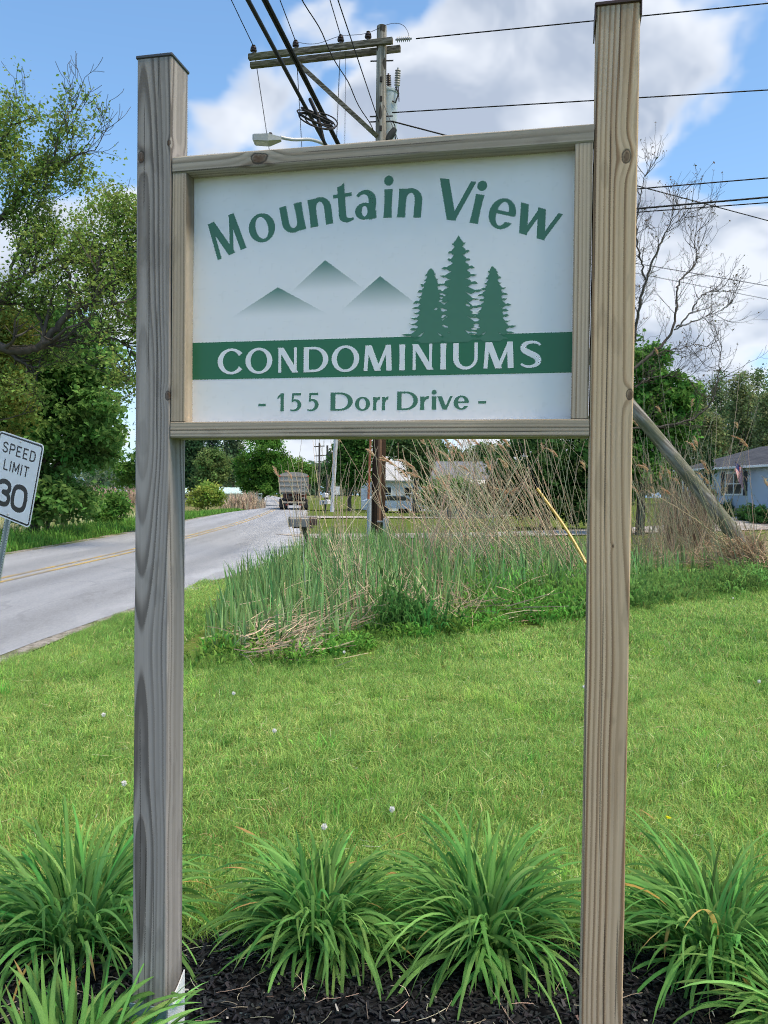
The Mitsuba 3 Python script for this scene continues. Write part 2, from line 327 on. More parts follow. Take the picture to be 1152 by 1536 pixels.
SIGN = 'condominium_sign'
tag(SIGN, 'white and green condominium sign board framed between two tall weathered wooden posts', 'sign')
def worn_beam(c, s, r, seed, amp=0.0012):
    """A long chamfered timber, cut into short lengths whose corners wander a little."""
    c, s = np.asarray(c, float), np.asarray(s, float)
    k = int(np.argmax(s)); o = [i for i in range(3) if i != k]
    n = max(3, int(s[k] / 0.03)); h = s / 2
    ring = np.array([[h[o[0]] - r, h[o[1]]], [-h[o[0]] + r, h[o[1]]], [-h[o[0]], h[o[1]] - r], [-h[o[0]], -h[o[1]] + r], [-h[o[0]] + r, -h[o[1]]], [h[o[0]] - r, -h[o[1]]], [h[o[0]], -h[o[1]] + r], [h[o[0]], h[o[1]] - r]])
    V = []
    for t in np.linspace(-h[k], h[k], n + 1):
        for q in ring:
            p = np.zeros(3); p[k] = t; p[o[0]], p[o[1]] = q; V.append(p)
    V = np.array(V) + c
    wob = np.stack([meshkit.noise(np.column_stack([V[:, k] * 6 + 31 * e + seed, np.repeat(np.arange(n + 1), 8) * 0 + np.tile(np.arange(8) // 2, n + 1) * 2.7, 0 * V[:, 0]]), seed + e) - 0.5 for e in range(2)], 1)
    V[:, o[0]] += wob[:, 0] * amp; V[:, o[1]] += wob[:, 1] * amp
    F = []
    for t in range(n):
        for q in range(8):
            a, b = t * 8 + q, t * 8 + (q + 1) % 8; F += [[a, b, b + 8], [a, b + 8, a + 8]]
    for base in (0, n * 8):
        for q in range(1, 7): F.append([base, base + q, base + q + 1])
    m = trimesh.Trimesh(V, F, process=False); m.fix_normals()
    return arr(m)
W = 0.089
post = put(SIGN + '__post', sign_world(worn_beam((-W / 2, W / 2, -0.50), (W, W, 2.8074), 0.0025, 3)), GREY_POST)
tag(post, 'grey weathered left post of the condominium sign')
capL = put(post + '__cap', sign_world(rbox((-W / 2, W / 2, 0.9037 + 0.0045), (W + 0.006, W + 0.006, 0.008), 0.002)), 'metal_paint', color=(0.10, 0.10, 0.10))
guard = join([plain_box((-W / 2, -0.004, -1.505), (W + 0.008, 0.003, 0.25)), ])
sd = Polygon([(-0.0, -1.62), (0.092, -1.62), (0.092, -1.338), (0.06, -1.358), (0.0, -1.385)])
v, f = extrude(sd, 0.003); side = (np.stack([0.0035 + v[:, 1], v[:, 0], v[:, 2]], 1), f)
put(post + '__guard', sign_world(guard), 'gloss_paint', color=srgb(120, 145, 165)); put(post + '__guard', sign_world(side), 'gloss_paint', color=(0.74, 0.77, 0.80))
post2 = put(SIGN + '__post', sign_world(worn_beam((GAP + W / 2, W / 2, -0.495), (W, W, 2.813), 0.0028, 8)), TAN_POST)
tag(post2, 'tan newer looking right post of the condominium sign with dark knots')
put(post2 + '__cap', sign_world(join([rbox((GAP + W / 2, W / 2, 0.916), (W + 0.008, W + 0.008, 0.009), 0.003), rbox((GAP - 0.0025, W / 2, 0.899), (0.0028, W + 0.006, 0.034), 0.001), rbox((GAP + W + 0.0025, W / 2, 0.900), (0.0028, W + 0.006, 0.030), 0.001)])), 'metal_paint', color=(0.085, 0.055, 0.045))
tr = put(SIGN + '__top_rail', sign_world(worn_beam((GAP / 2 + 0.0012, W / 2, ZT - 0.019), (GAP - 0.0045, W - 0.001, 0.038), 0.003, 21, 0.002)), RAIL)
br = put(SIGN + '__bottom_rail', sign_world(worn_beam((GAP / 2 + 0.0008, W / 2 - 0.0005, 0.019), (GAP - 0.0040, W - 0.001, 0.038), 0.003, 25, 0.002)), RAIL)
for xx in (0.0205, GAP - 0.0215):
    put(SIGN + '__stile', sign_world(worn_beam((xx, W / 2, ZT / 2), (0.037, W - 0.006, ZT - 0.078), 0.002, 31 + int(xx * 10), 0.0015)), STILE)

# panel and its print
def panel_color(p, n, uv):
    z = p.z - S0[2]; x = (p.x - S0[0]) * EX[0] + (p.y - S0[1]) * EX[1]
    streak = fbm(x * 55, z * 2.0, 0.0, 3) * smoothstep(0.45, 0.63, z)
    grime = smoothstep(0.58, 0.635, z + 0.03 * fbm(x * 14, z * 5, 1.0, 3)) + 0.5 * smoothstep(0.935, 0.945, x) + 0.3 * smoothstep(0.045, 0.036, x)
    speck = smoothstep(0.86, 0.9, noise(x * 130, z * 130)) * 0.25
    return mix((0.84, 0.85, 0.865), (0.40, 0.41, 0.37), dr.clip(0.28 * grime + 0.07 * streak + speck * 0.25, 0, 1))
scene['panel_white'] = {'type': 'twosided', 'bsdf': {'type': 'principled', 'base_color': mikit.proc(panel_color), 'roughness': 0.38, 'specular': 0.45}}
PY = 0.0437
pan = put(SIGN + '__panel', sign_world(plain_box((GAP / 2, PY + 0.004, ZT / 2), (GAP - 0.06, 0.008, ZT - 0.06))), 'panel_white')
tag(pan, 'white printed panel with green lettering, mountains and pines')

def flare(p, q, w, fl=0.14):
    p, q = np.array(p, float), np.array(q, float); t = (q - p) / np.linalg.norm(q - p); n = np.array([-t[1], t[0]])
    s = np.linspace(0, 1, 9); h = w / 2 * (1 + fl * (2 * np.abs(s - 0.5)) ** 2.2)
    c = p + (q - p) * s[:, None]
    return Polygon(np.vstack([c + n * h[:, None], (c - n * h[:, None])[::-1]]))
def curve(pts):
    pts = np.array(pts, float); k = np.concatenate([[0], np.cumsum(np.linalg.norm(np.diff(pts[:, :2], axis=0), axis=1))])
    s = np.linspace(0, k[-1], 40); c = CubicSpline(k, pts[:, :2])(s); w = np.interp(s, k, pts[:, 2])
    t = np.gradient(c, axis=0); t /= np.linalg.norm(t, axis=1, keepdims=True); n = np.stack([-t[:, 1], t[:, 0]], 1)
    return unary_union([Polygon([c[i] + n[i] * w[i] / 2, c[i + 1] + n[i + 1] * w[i + 1] / 2, c[i + 1] - n[i + 1] * w[i + 1] / 2, c[i] - n[i] * w[i] / 2]).buffer(0.002) for i in range(39)])
def ell(cx, cy, rx, ry, n=48):
    a = np.arange(n) * 2 * np.pi / n
    return Polygon(np.column_stack([cx + rx * np.cos(a), cy + ry * np.sin(a)]))
def ring(cx, cy, rx, ry, sx, sy): return ell(cx, cy, rx, ry).difference(ell(cx, cy, rx - sx, ry - sy))
def diag(p, q, w, y1=1.0):
    p, q = np.array(p, float), np.array(q, float); t = (q - p) / np.linalg.norm(q - p)
    return flare(p - t * 0.3, q + t * 0.3, w, 0.0).intersection(box(-9, 0, 9, y1))
U_ = unary_union
XH = 0.72
def arch(w, s):
    return box(0, 0, w, XH - .29).union(ell(w / 2, XH - .29, w / 2, .305)).difference(box(s, -1, w - s, XH - .27).union(ell(w / 2, XH - .29, w / 2 - s, .19)))
def glyph(c):
    if c == 'M': return U_([diag((.085, 0), (.15, 1), .15), diag((.19, 1.0), (.565, 0.02), .235), diag((.565, 0.02), (.97, 1), .13), diag((1.02, 0), (.975, 1), .215)]), 1.13
    if c == 'N': return U_([flare((.07, 0), (.07, 1), .125), diag((.10, 1), (.80, 0), .235), flare((.80, 0), (.80, 1), .125)]), .87
    if c == 'O': return ring(.57, .5, .57, .525, .215, .10), 1.14
    if c == 'C': return ring(.57, .5, .57, .525, .215, .10).difference(Polygon([(.62, .5), (1.3, -.05), (1.3, 1.05)])).difference(box(1.02, -1, 2, 2)), 1.04
    if c == 'D':
        o = box(0, 0, .45, 1).union(ell(.42, .5, .59, .5).intersection(box(.2, -1, 2, 2))); i = box(.215, .095, .45, .905).union(ell(.42, .5, .375, .405)).intersection(box(.215, 0, 2, 1))
        return o.difference(i), 1.01
    if c == 'I': return flare((.115, 0), (.115, 1), .215), .23
    if c == 'U': return box(0, .42, .95, 1).union(ell(.475, .42, .475, .445)).difference(box(.215, .42, .82, 1.1).union(ell(.5175, .42, .3025, .33))), .95
    if c == 'S': return curve([(.70, .84, .07), (.56, .945, .09), (.38, .955, .10), (.19, .87, .16), (.155, .72, .19), (.29, .585, .21), (.5, .465, .22), (.635, .32, .20), (.62, .16, .16), (.46, .055, .10), (.28, .045, .09), (.09, .15, .07)]), .78
    if c == 'o': return ring(.37, XH / 2, .37, XH / 2 + .02, .195, .085), .74
    if c == 'n': return U_([arch(.63, .20), flare((.10, 0), (.10, XH), .20)]), .63
    if c == 'u': return affinity.rotate(glyph('n')[0], 180, origin=(.315, XH / 2)), .63
    if c == 't': return U_([Polygon([(.13, .15), (.33, .15), (.33, 1.0), (.25, .93), (.13, .90)]), box(0, XH - .09, .52, XH), curve([(.23, .22, .20), (.25, .10, .19), (.34, .035, .12), (.44, .03, .08), (.53, .055, .05)])]), .53
    if c == 'a': return U_([curve([(.07, .59, .07), (.19, .68, .09), (.33, .67, .13), (.43, .56, .18), (.45, .40, .19), (.45, .0, .19)]), ring(.245, .205, .245, .215, .17, .08), box(.35, 0, .545, .2)]).intersection(box(-1, -.02, .56, 2)), .56
    if c == 'i': return U_([flare((.10, 0), (.10, XH), .20), ell(.10, XH + .215, .125, .125)]), .20
    if c == 'e': return U_([ring(.335, XH / 2, .335, XH / 2 + .02, .185, .085).difference(box(.40, .18, 1, .36)), box(.15, .345, .64, .43).intersection(ell(.335, XH / 2, .335, XH / 2 + .02))]), .66
    if c == 'r': return U_([flare((.10, 0), (.10, XH), .20), curve([(.17, .42, .12), (.23, .57, .13), (.33, .645, .14), (.44, .65, .17)])]), .44
    if c == 'V': return U_([diag((.11, 1), (.47, 0), .225), diag((.85, 1), (.49, 0), .125)]).difference(box(-1, -1, 2, 0)), .94
    if c == 'v': return U_([diag((.10, XH), (.36, 0), .205, XH), diag((.66, XH), (.38, 0), .115, XH)]), .74
    if c == 'w': return U_([diag((.10, XH), (.32, 0), .20, XH), diag((.555, XH), (.34, 0), .11, XH), diag((.555, XH), (.79, 0), .20, XH), diag((1.05, XH), (.81, 0), .11, XH)]), 1.12
    if c == '1': return U_([flare((.20, 0), (.20, 1), .20), diag((-.02, .80), (.18, .97), .10)]).intersection(box(-.1, 0, .31, 1)), .31
    if c == '5': return U_([box(.13, .875, .60, 1), Polygon([(.13, 1), (.22, 1), (.20, .53), (.11, .50)]), curve([(.12, .55, .07), (.28, .61, .10), (.45, .53, .16), (.52, .33, .20), (.43, .13, .14), (.24, .04, .09), (.03, .08, .07)])]), .63
    if c == '-': return box(0, .30, .42, .43), .42
def place_word(chars, boxes, y0, cap):
    out = []
    for c, (x0, x1) in zip(chars, boxes):
        g, w = glyph(c); b = g.bounds
        g = affinity.translate(g, -b[0], 0); g = affinity.scale(g, (x1 - x0) / (b[2] - b[0]), cap, origin=(0, 0)); out.append(affinity.translate(g, x0, y0))
    return out
def printed(key, shape, lift, col=None, depth=0.0006, bsdf='print_ink'):
    v, f = extrude(shape, depth); v[:, 1] += PY - lift - depth
    return put(SIGN + '__panel__' + key, sign_world((v, f)), bsdf, color=col)
GREEN_NAME, GREEN_BAND = (0.055, 0.185, 0.118), (0.022, 0.160, 0.078)
name = []
for c, x, w in (('M', .1385, .0775), ('o', .2222, .0655), ('u', .2965, .056), ('n', .3618, .0555), ('t', .4165, .0465), ('a', .4675, .0505), ('i', .519, None), ('n', .5685, .056), ('V', .6655, .084), ('i', .7172, None), ('e', .7725, .060), ('w', .8465, .097)):
    cap = 0.0905; g, gw = glyph(c); b = g.bounds
    g = affinity.translate(g, -(b[0] + b[2]) / 2, 0); sx = (w / (b[2] - b[0])) if w else cap * 0.97
    g = affinity.scale(g, sx, cap, origin=(0, 0)); g = affinity.rotate(g, -math.degrees(math.atan((x - .497) / 1.0)), origin=(0, 0))
    name.append(affinity.translate(g, x, .5070 - (x - .497) ** 2 / 2.0))
for g in name: printed('letter', g, 0.0002, GREEN_NAME)
printed('green_band', box(.030, .1435, GAP - .030, .2327), 0.0002, GREEN_BAND)
for g in place_word('CONDOMINIUMS', [(.1041, .1670), (.1753, .2427), (.2555, .3078), (.3209, .3810), (.3892, .4556), (.4664, .5332), (.5503, .5642), (.5795, .6305), (.6454, .6592), (.6748, .7307), (.7440, .8113), (.8255, .8718)], .1560, .0590): printed('letter', g, 0.0009, (0.82, 0.84, 0.855))
for g in place_word('-155DorrDrive-', [(.2088, .2271), (.2565, .2725), (.2877, .3156), (.3300, .3583), (.3875, .4410), (.4465, .4824), (.4895, .5065), (.5108, .5262), (.5465, .5950), (.6000, .6210), (.6266, .6382), (.6398, .6750), (.6775, .7125), (.7334, .7510)], .0648, .0425): printed('letter', g, 0.0002, GREEN_NAME)
def mountain(apex, l, r):
    base = min(l[1], r[1]) - 0.004
    V, F, C = [], [], []
    for k, t in enumerate(np.linspace(0, 1, 13)):
        z = apex[1] + (base - apex[1]) * t
        V += [[apex[0] + (l[0] - apex[0]) * t, PY - 0.0003, z], [apex[0] + (r[0] - apex[0]) * t, PY - 0.0003, z]]
        m = np.clip((t - 0.04) / 0.92, 0, 1) ** 1.1
        C += [np.array([0.10, 0.24, 0.19]) * (1 - m) + np.array([0.828, 0.84, 0.855]) * m] * 2
        if k: a = 2 * k - 2; F += [[a, a + 2, a + 3], [a, a + 3, a + 1]]
    put(SIGN + '__panel__mountain_print', sign_world((np.array(V), np.array(F))), 'print_ink', color=np.array(C))
mountain((.3707, .4168), (.285, .350), (.468, .348)); mountain((.255, .3584), (.137, .294), (.380, .294)); mountain((.5027, .3738), (.4085, .3005), (.6030, .3005))
def pine(x, ytop, ybot, half, seed):
    r = np.random.default_rng(seed); n = 13; L, Rr = [(x, ytop)], [(x, ytop)]
    for side, lst in ((-1, L), (1, Rr)):
        for k in range(1, n + 1):
            t = k / n; y = ytop + (ybot - ytop) * t
            w = half * (0.08 + 1.05 * t ** 0.75) * r.uniform(0.82, 1.14) if t < 0.93 else half * 0.72
            lst += [(x + side * w * 0.34, y + 0.010 * (1 + t) * r.uniform(.6, 1)), (x + side * w * 0.62, y + 0.006 * r.uniform(.4, 1)), (x + side * w * 0.66, y + 0.001), (x + side * w * 0.84, y + 0.003 * r.uniform(-.5, 1)), (x + side * w, y + 0.002 * r.uniform(-2, 1)), (x + side * w * 0.80, y - 0.004), (x + side * w * 0.70, y - 0.003), (x + side * w * 0.52, y - 0.008)]
    return Polygon(L + Rr[::-1]).buffer(0)
trees = unary_union([pine(.622, .3860, .225, .056, 5), pine(.6835, .4575, .225, .069, 6), pine(.7620, .3850, .225, .052, 8)])
r_ = np.random.default_rng(3)
trees = trees.difference(unary_union([affinity.rotate(ell(r_.choice([.651, .722]) + r_.normal(0, .006), r_.uniform(.238, .315), r_.uniform(.003, .008), .0022), r_.uniform(-30, 30)) for _ in range(16)]))
printed('pine_print', trees, 0.0010, (0.058, 0.195, 0.122))
# ------------------------------------------------------------------ utility pole, its hardware and its wires
def same_height(u1, v1, y1, u2, v2):
    """Second point of a level line: its depth follows from its height."""
    a = spot(u1, v1, y1); d = (u2 - 576) / FOCAL * RIGHT - (v2 - 768) / FOCAL * UP + FWD
    return a, np.array([0, 0, EYE]) + d * ((a[2] - EYE) / d[2])
def pole_bark(p, n, uv):
    g = fbm(p.x * 30, p.y * 30, p.z * 0.9, 3)
    lower = mix((0.030, 0.022, 0.018), (0.085, 0.055, 0.038), g); upper = mix((0.19, 0.175, 0.15), (0.42, 0.40, 0.36), smoothstep(0.3, 0.7, g))
    c = mix(lower, upper, smoothstep(5.0, 8.5, p.z + 1.5 * fbm(p.x * 5, p.y * 5, p.z * 0.4)))
    return mix(c, (0.02, 0.016, 0.014), smoothstep(0.74, 0.80, noise(p.x * 11, p.y * 11, p.z * 2.6)) * 0.8)
scene['pole_wood'] = {'type': 'twosided', 'bsdf': {'type': 'diffuse', 'reflectance': mikit.proc(pole_bark)}}
def old_timber(p, n, uv):
    g = fbm(p.x * 3.0, p.y * 30, p.z * 30, 3); m = fbm(p.x * 2, p.y * 2, p.z * 2, 3)
    return mix(mix((0.085, 0.078, 0.06), (0.23, 0.215, 0.18), smoothstep(0.3, 0.7, g)), (0.10, 0.115, 0.055), smoothstep(0.5, 0.7, m) * 0.5)
scene['old_timber'] = {'type': 'twosided', 'bsdf': {'type': 'diffuse', 'reflectance': mikit.proc(old_timber)}}
def silver_timber(p, n, uv):
    a = p.x * 0.64 - p.z * 0.77; g = fbm(a * 1.2, p.y * 26, (p.x + p.z) * 18, 3); m = fbm(p.x * 2.2, p.y * 2, p.z * 2.2, 3)
    return mix(mix((0.13, 0.125, 0.112), (0.31, 0.305, 0.28), smoothstep(0.3, 0.7, g)), (0.135, 0.15, 0.085), smoothstep(0.48, 0.66, m) * 0.6)
scene['grey_timber'] = {'type': 'twosided', 'bsdf': {'type': 'diffuse', 'reflectance': mikit.proc(silver_timber)}}
PB, PT = spot(566, 838, 19), spot(574, 40, 19); PB[2] = -0.3
def on_pole(v):
    s = (spot(570, v, 19)[2] - PB[2]) / (PT[2] - PB[2]); return PB + (PT - PB) * s
P = 'utility_pole'
tag(P, 'tall old wooden utility pole with a double crossarm standing in the reeds', 'utility pole')
s = np.linspace(0, 1, 12)[:, None]
put(P + '__shaft', tube(PB + (PT - PB) * s + np.column_stack([0.02 * np.sin(s * 5), 0 * s, 0 * s]), np.linspace(0.17, 0.112, 12), 14), 'pole_wood', smooth=40)
A0, A1 = same_height(589, 61, 18.82, 373, 86)
ad = (A1 - A0) / np.linalg.norm(A1 - A0); an = np.cross([0, 0, 1], ad); an /= np.linalg.norm(an)
if an[1] < 0: an = -an
def arm_box(p0, p1, w, h):
    """A square bar from p0 to p1: w thick along the horizontal normal, h tall."""
    p0, p1 = np.asarray(p0, float), np.asarray(p1, float); L = np.linalg.norm(p1 - p0); x = (p1 - p0) / L
    y = np.cross([0, 0, 1.0], x); y /= np.linalg.norm(y); z = np.cross(x, y)
    v, f = rbox((0, 0, 0), (L, w, h), 0.008); return (p0 + p1) / 2 + v[:, :1] * x + v[:, 1:2] * y + v[:, 2:] * z, f
put(P + '__crossarm', arm_box(A0, A1, 0.10, 0.135), 'old_timber'); put(P + '__crossarm', arm_box(A0 + an * 0.36 + ad * -0.1, A1 + an * 0.36 + ad * 0.1, 0.10, 0.135), 'old_timber')
B0, B1 = on_pole(208) + [-0.1, -0.12, 0], A0 + (A1 - A0) * 0.70 + [0, 0.02, -0.08]
put(P + '__brace', arm_box(B0, B1, 0.045, 0.10), 'old_timber')
ins_prof = [(0, 0), (0.025, 0), (0.03, 0.05), (0.075, 0.06), (0.08, 0.085), (0.05, 0.10), (0.07, 0.115), (0.065, 0.15), (0.035, 0.165), (0.045, 0.19), (0.02, 0.205), (0, 0.205)]
INS = []
for fr in (0.965, 0.665, 0.352, 0.165):
    c = A0 + (A1 - A0) * fr + [0, 0, 0.068]; INS.append(c + [0, 0, 0.17])
    put(P + '__insulator', lathe(ins_prof, 14, c), 'gloss_paint', color=(0.035, 0.02, 0.018), smooth=40)
rib = [(0, 0), (0.02, 0)] + [q for k in range(7) for q in ((0.022, 0.03 + k * 0.045), (0.062, 0.042 + k * 0.045), (0.058, 0.052 + k * 0.045), (0.022, 0.06 + k * 0.045))] + [(0.02, 0.37), (0, 0.37)]
st = A0 + [0.06, 0, 0.02]
put(P + '__strain_insulator', lathe(rib, 12, st, (1, -0.12, 0.02)), 'gloss_paint', color=(0.28, 0.29, 0.30), smooth=40)
tk = np.array([PT[0] + 0.14, 19.34, 0])
tb, tt = spot(580, 252, 19.3)[2], spot(580, 137, 19.3)[2]
tank = [(0, tb), (0.20, tb), (0.215, tb + 0.03), (0.215, tt - 0.06), (0.23, tt - 0.05), (0.23, tt), (0.19, tt + 0.04), (0, tt + 0.06)]
tf = put(P + '__transformer', lathe(tank, 24, tk), 'gloss_paint', color=(0.40, 0.47, 0.48), smooth=35)
put(tf + '__bushing', lathe(rib, 12, tk + [0.02, -0.12, tt - 0.02], (-0.05, -0.1, 1)), 'gloss_paint', color=(0.10, 0.075, 0.07), smooth=40)
put(tf + '__bushing', lathe([(r * 1.12, z * 1.15) for r, z in rib], 12, tk + [0.20, -0.12, tt + 0.05], (0.05, -0.1, 1)), 'gloss_paint', color=(0.40, 0.40, 0.40), smooth=40)
put(tf + '__bracket', join([tube([tk + [0.17, -0.15, tt + 0.05], tk + [0.24, -0.2, tt - 0.12], tk + [0.17, -0.22, tt - 0.34], tk + [0.10, -0.22, tt - 0.30]], 0.018, 6), tube([tk + [0.23, -0.17, tt + 0.05], tk + [0.25, -0.2, tt - 0.30]], 0.012, 6)]), 'paint', color=(0.03, 0.03, 0.03))
for v, dx, L in ((62, 0.0, 0.34), (93, 0.0, 0.50), (176, 0, 0.5), (184, 0, 0.5)):
    c = on_pole(v); put(P + '__bolt', tube([c + [-L / 2 - 0.02, -0.03, 0], c + [L / 2, -0.03, 0.02]], 0.016, 6), 'paint', color=(0.05, 0.05, 0.055))
for v in (123, 152, 196):
    c = on_pole(v); put(P + '__step_plate', rbox(c + [-0.02, -0.125, 0], (0.055, 0.03, 0.12), 0.006), 'paint', color=(0.025, 0.022, 0.02))
sp = on_pole(200); put(P + '__splice_case', lathe([(0, -0.2), (0.07, -0.17), (0.085, 0), (0.06, 0.15), (0, 0.17)], 10, sp + [0.22, -0.02, -0.03], (0.6, 0, 1)), 'paint', color=(0.04, 0.045, 0.04), smooth=40)
cd = spot(553.5, 790, 18.78); put(P + '__conduit', tube([[cd[0], cd[1], -0.2], [cd[0], cd[1], 1.36]], 0.052, 10), 'gloss_paint', color=(0.36, 0.42, 0.46), smooth=40)
put(P + '__conduit', tube([[cd[0] - 0.02, cd[1] + 0.05, 1.36], [cd[0] + 0.0, cd[1] + 0.10, 2.4], [cd[0] + 0.03, cd[1] + 0.12, 3.6]], 0.028, 8), 'paint', color=(0.30, 0.10, 0.05), smooth=40)
ug = spot(569, 700, 18.86); put(P + '__cable_guard', tube([[ug[0], ug[1], -0.2], [ug[0] + 0.01, ug[1] + 0.03, 4.2]], 0.052, 8), 'paint', color=(0.18, 0.10, 0.06), smooth=40)
ug2 = spot(575.5, 700, 18.95); put(P + '__conduit', tube([[ug2[0], ug2[1], 1.0], [ug2[0], ug2[1] + 0.03, 4.2]], 0.022, 8), 'gloss_paint', color=(0.42, 0.47, 0.50), smooth=40)
bx = spot(578.5, 797, 18.82); mb = put(P + '__meter_box', rbox(bx, (0.13, 0.12, 0.58), 0.012), 'gloss_paint', color=(0.30, 0.35, 0.38))
put(mb + '__latch', rbox(bx + [0, -0.064, -0.2], (0.03, 0.012, 0.05), 0.003), 'gloss_paint', color=(0.5, 0.5, 0.5)); put(P + '__strap', rbox(bx + [-0.09, 0.0, 0.22], (0.22, 0.03, 0.035), 0.004), 'metal_paint', color=(0.4, 0.42, 0.44))

def wire(label, pts, r, cat='wire', color=(0.018, 0.018, 0.02), key='overhead_wire', sag=0.0, sides=5, group=None):
    pts = [np.asarray(p, float) for p in pts]
    if len(pts) == 2:
        s = np.linspace(0, 1, 14)[:, None]; c = pts[0] + (pts[1] - pts[0]) * s; c[:, 2] -= sag * 4 * (s * (1 - s))[:, 0]
    else:
        k = np.concatenate([[0], np.cumsum(np.linalg.norm(np.diff(pts, axis=0), axis=1))]); c = CubicSpline(k, np.array(pts))(np.linspace(0, k[-1], 8 * len(pts)))
    return tag(put(key, tube(c, r, sides), 'paint', color=color, smooth=True), label, cat, group)
def beyond(a, b, y):
    return a + (b - a) * ((y - a[1]) / (b[1] - a[1]))
WG = 'overhead wires on the utility pole'
FAR1, FAR2 = spot(474, 668, 112), spot(486, 668, 112)
for k, (u, v, lab) in enumerate(((347, 0, 'thin overhead wire on the leftmost insulator of the crossarm'), (420, 0, 'thin overhead wire on the second insulator from the left'), (495, 0, 'thin overhead wire on the third insulator from the left'))):
    a = INS[k]; d = (u - 576) / FOCAL * RIGHT - (v - 768) / FOCAL * UP + FWD; b = np.array([0, 0, EYE]) + d * ((a[2] - EYE) / d[2])
    wire(lab, [beyond(a, b, -25), b, a], 0.011, group=WG)
    wire(lab.replace('overhead wire on', 'wire running away down the road from'), [a, [FAR1, (FAR1 + FAR2) / 2, FAR2][k]], 0.010, sag=0.5, group=WG)
def toward(u0, v0, y0, u1, v1):
    a = spot(u0, v0, y0); d = (u1 - 576) / FOCAL * RIGHT - (v1 - 768) / FOCAL * UP + FWD
    return a, np.array([0, 0, EYE]) + d * ((a[2] - EYE) / d[2])
a, b = toward(556, 343, 18.9, 372, 0); wire('thick black cable crossing the sky, left of the two heavy cables', [beyond(a, b, -20), a], 0.030, 'cable', key='overhead_cable', sides=8)
a, b = toward(552, 304, 18.9, 397, 0)
cb = put('overhead_cable', join([tube([beyond(a, b, -20) + o, a + o], 0.020, 7) for o in (np.array([-.022, 0, 0]), np.array([.022, 0, 0.01]), np.array([0, 0, .035]))]), 'paint', color=(0.016, 0.016, 0.018), smooth=True)
tag(cb, 'bundle of black cables lashed together, right of the two heavy cables', 'cable', kind='thing')
B = lambda t: a + (b - a) * t
coil = []
r_ = np.random.default_rng(5)
cc_ = spot(474, 177, 13.2)
for k in range(6):
    an_ = np.linspace(0, 2 * np.pi, 28); rx, rz = 0.20 + r_.uniform(-.04, .07), 0.26 + r_.uniform(-.05, .06)
    o = cc_ + np.array([r_.uniform(-.06, .10), r_.uniform(-.06, .06), r_.uniform(-.06, .04)]); til = r_.uniform(0.35, 0.8)
    coil.append(tube(np.column_stack([o[0] + rx * np.cos(an_) + 0.4 * rz * np.sin(an_), o[1] + 0.25 * np.sin(an_), o[2] + til * rz * np.sin(an_) - 0.5 * rx * np.cos(an_)]), 0.012, 6, cap=False))
coil.append(tube([cc_ + [-.1, 0, .3], cc_ + [0.02, 0, 0.05], cc_ + [.12, 0, -.35]], 0.03, 7))
tag(put('cable_coil', join(coil), 'paint', color=(0.015, 0.015, 0.017), smooth=True), 'loose loops of spare black cable hanging from the cable bundle', 'cable')
a, b = toward(560, 197, 18.88, 455, 0); n_ = 160; s = np.linspace(0, 1, n_)[:, None]; e = beyond(a, b, -20)
tw = a + (e - a) * s + 0.02 * np.column_stack([np.sin(s[:, 0] * 130), 0 * s[:, 0], np.cos(s[:, 0] * 130)])
tag(put('overhead_wire', tube(tw, 0.011, 5), 'paint', color=(0.018, 0.018, 0.02), smooth=True), 'twisted service wire running from the top middle down to the pole', 'wire', WG)
a, b = toward(568, 182, 18.88, 507, 0); wire('straight thin wire just left of the pole top, ending low on the pole', [beyond(a, b, -20), a], 0.011, group=WG)
a, b = same_height(624, 58, 18.8, 1152, 5); wire('uppermost thin wire leaving the pole top to the right', [a, b + (b - a) * 0.6], 0.014, group=WG)
wire('small jumper wire looping over the pole top', [INS[1], INS[1] + [0.7, 0, 0.02], INS[2], INS[3], PT + [0, -0.1, -0.05], PT + [0.3, 0, 0.08], a + [-0.15, 0, 0]], 0.006, group=WG)
a, b = same_height(588, 169, 18.9, 1152, 135); wire('second thin wire going right from the transformer', [a, b + (b - a) * 0.6], 0.014, group=WG)
wire('sloping black service drop falling to the right behind the tan post', [spot(588, 182, 18.9), spot(1152, 331, 30), spot(1500, 425, 40)], 0.018, group=WG)
a, b = same_height(580, 315, 18.9, 1152, 267); wire('thin wire right of the tan post, highest of those meeting behind it', [a, b + (b - a) * 0.6], 0.014, group=WG)
a, b = same_height(580, 346, 18.9, 1152, 296); wire('thick level black cable right of the tan post', [a, b + (b - a) * 0.6], 0.020, group=WG)
a, b = same_height(580, 346, 18.9, 1152, 304); wire('thinner level cable just under the thick one right of the tan post', [a, b + (b - a) * 0.6], 0.013, group=WG)
wire('lower wire sloping down to the right in front of the bare tree', [spot(580, 332, 18.9), spot(1152, 429, 30), spot(1500, 489, 38)], 0.013, group=WG)
wire('faint lowest wire sloping down to the right over the far trees', [spot(580, 336, 18.9), spot(1152, 449, 34), spot(1500, 518, 42)], 0.011, group=WG)
wire('thin service wire hooked under the crossarm, hanging straight down', [A0 + (A1 - A0) * 0.32 + [0, 0.1, -0.1], spot(517, 240, 24), spot(513, 420, 45)], 0.006, group=WG)
wire('short curved cable below the transformer', [spot(589, 183, 19), spot(592, 188, 19), spot(593, 198, 19), spot(596, 215, 19)], 0.012, group=WG)

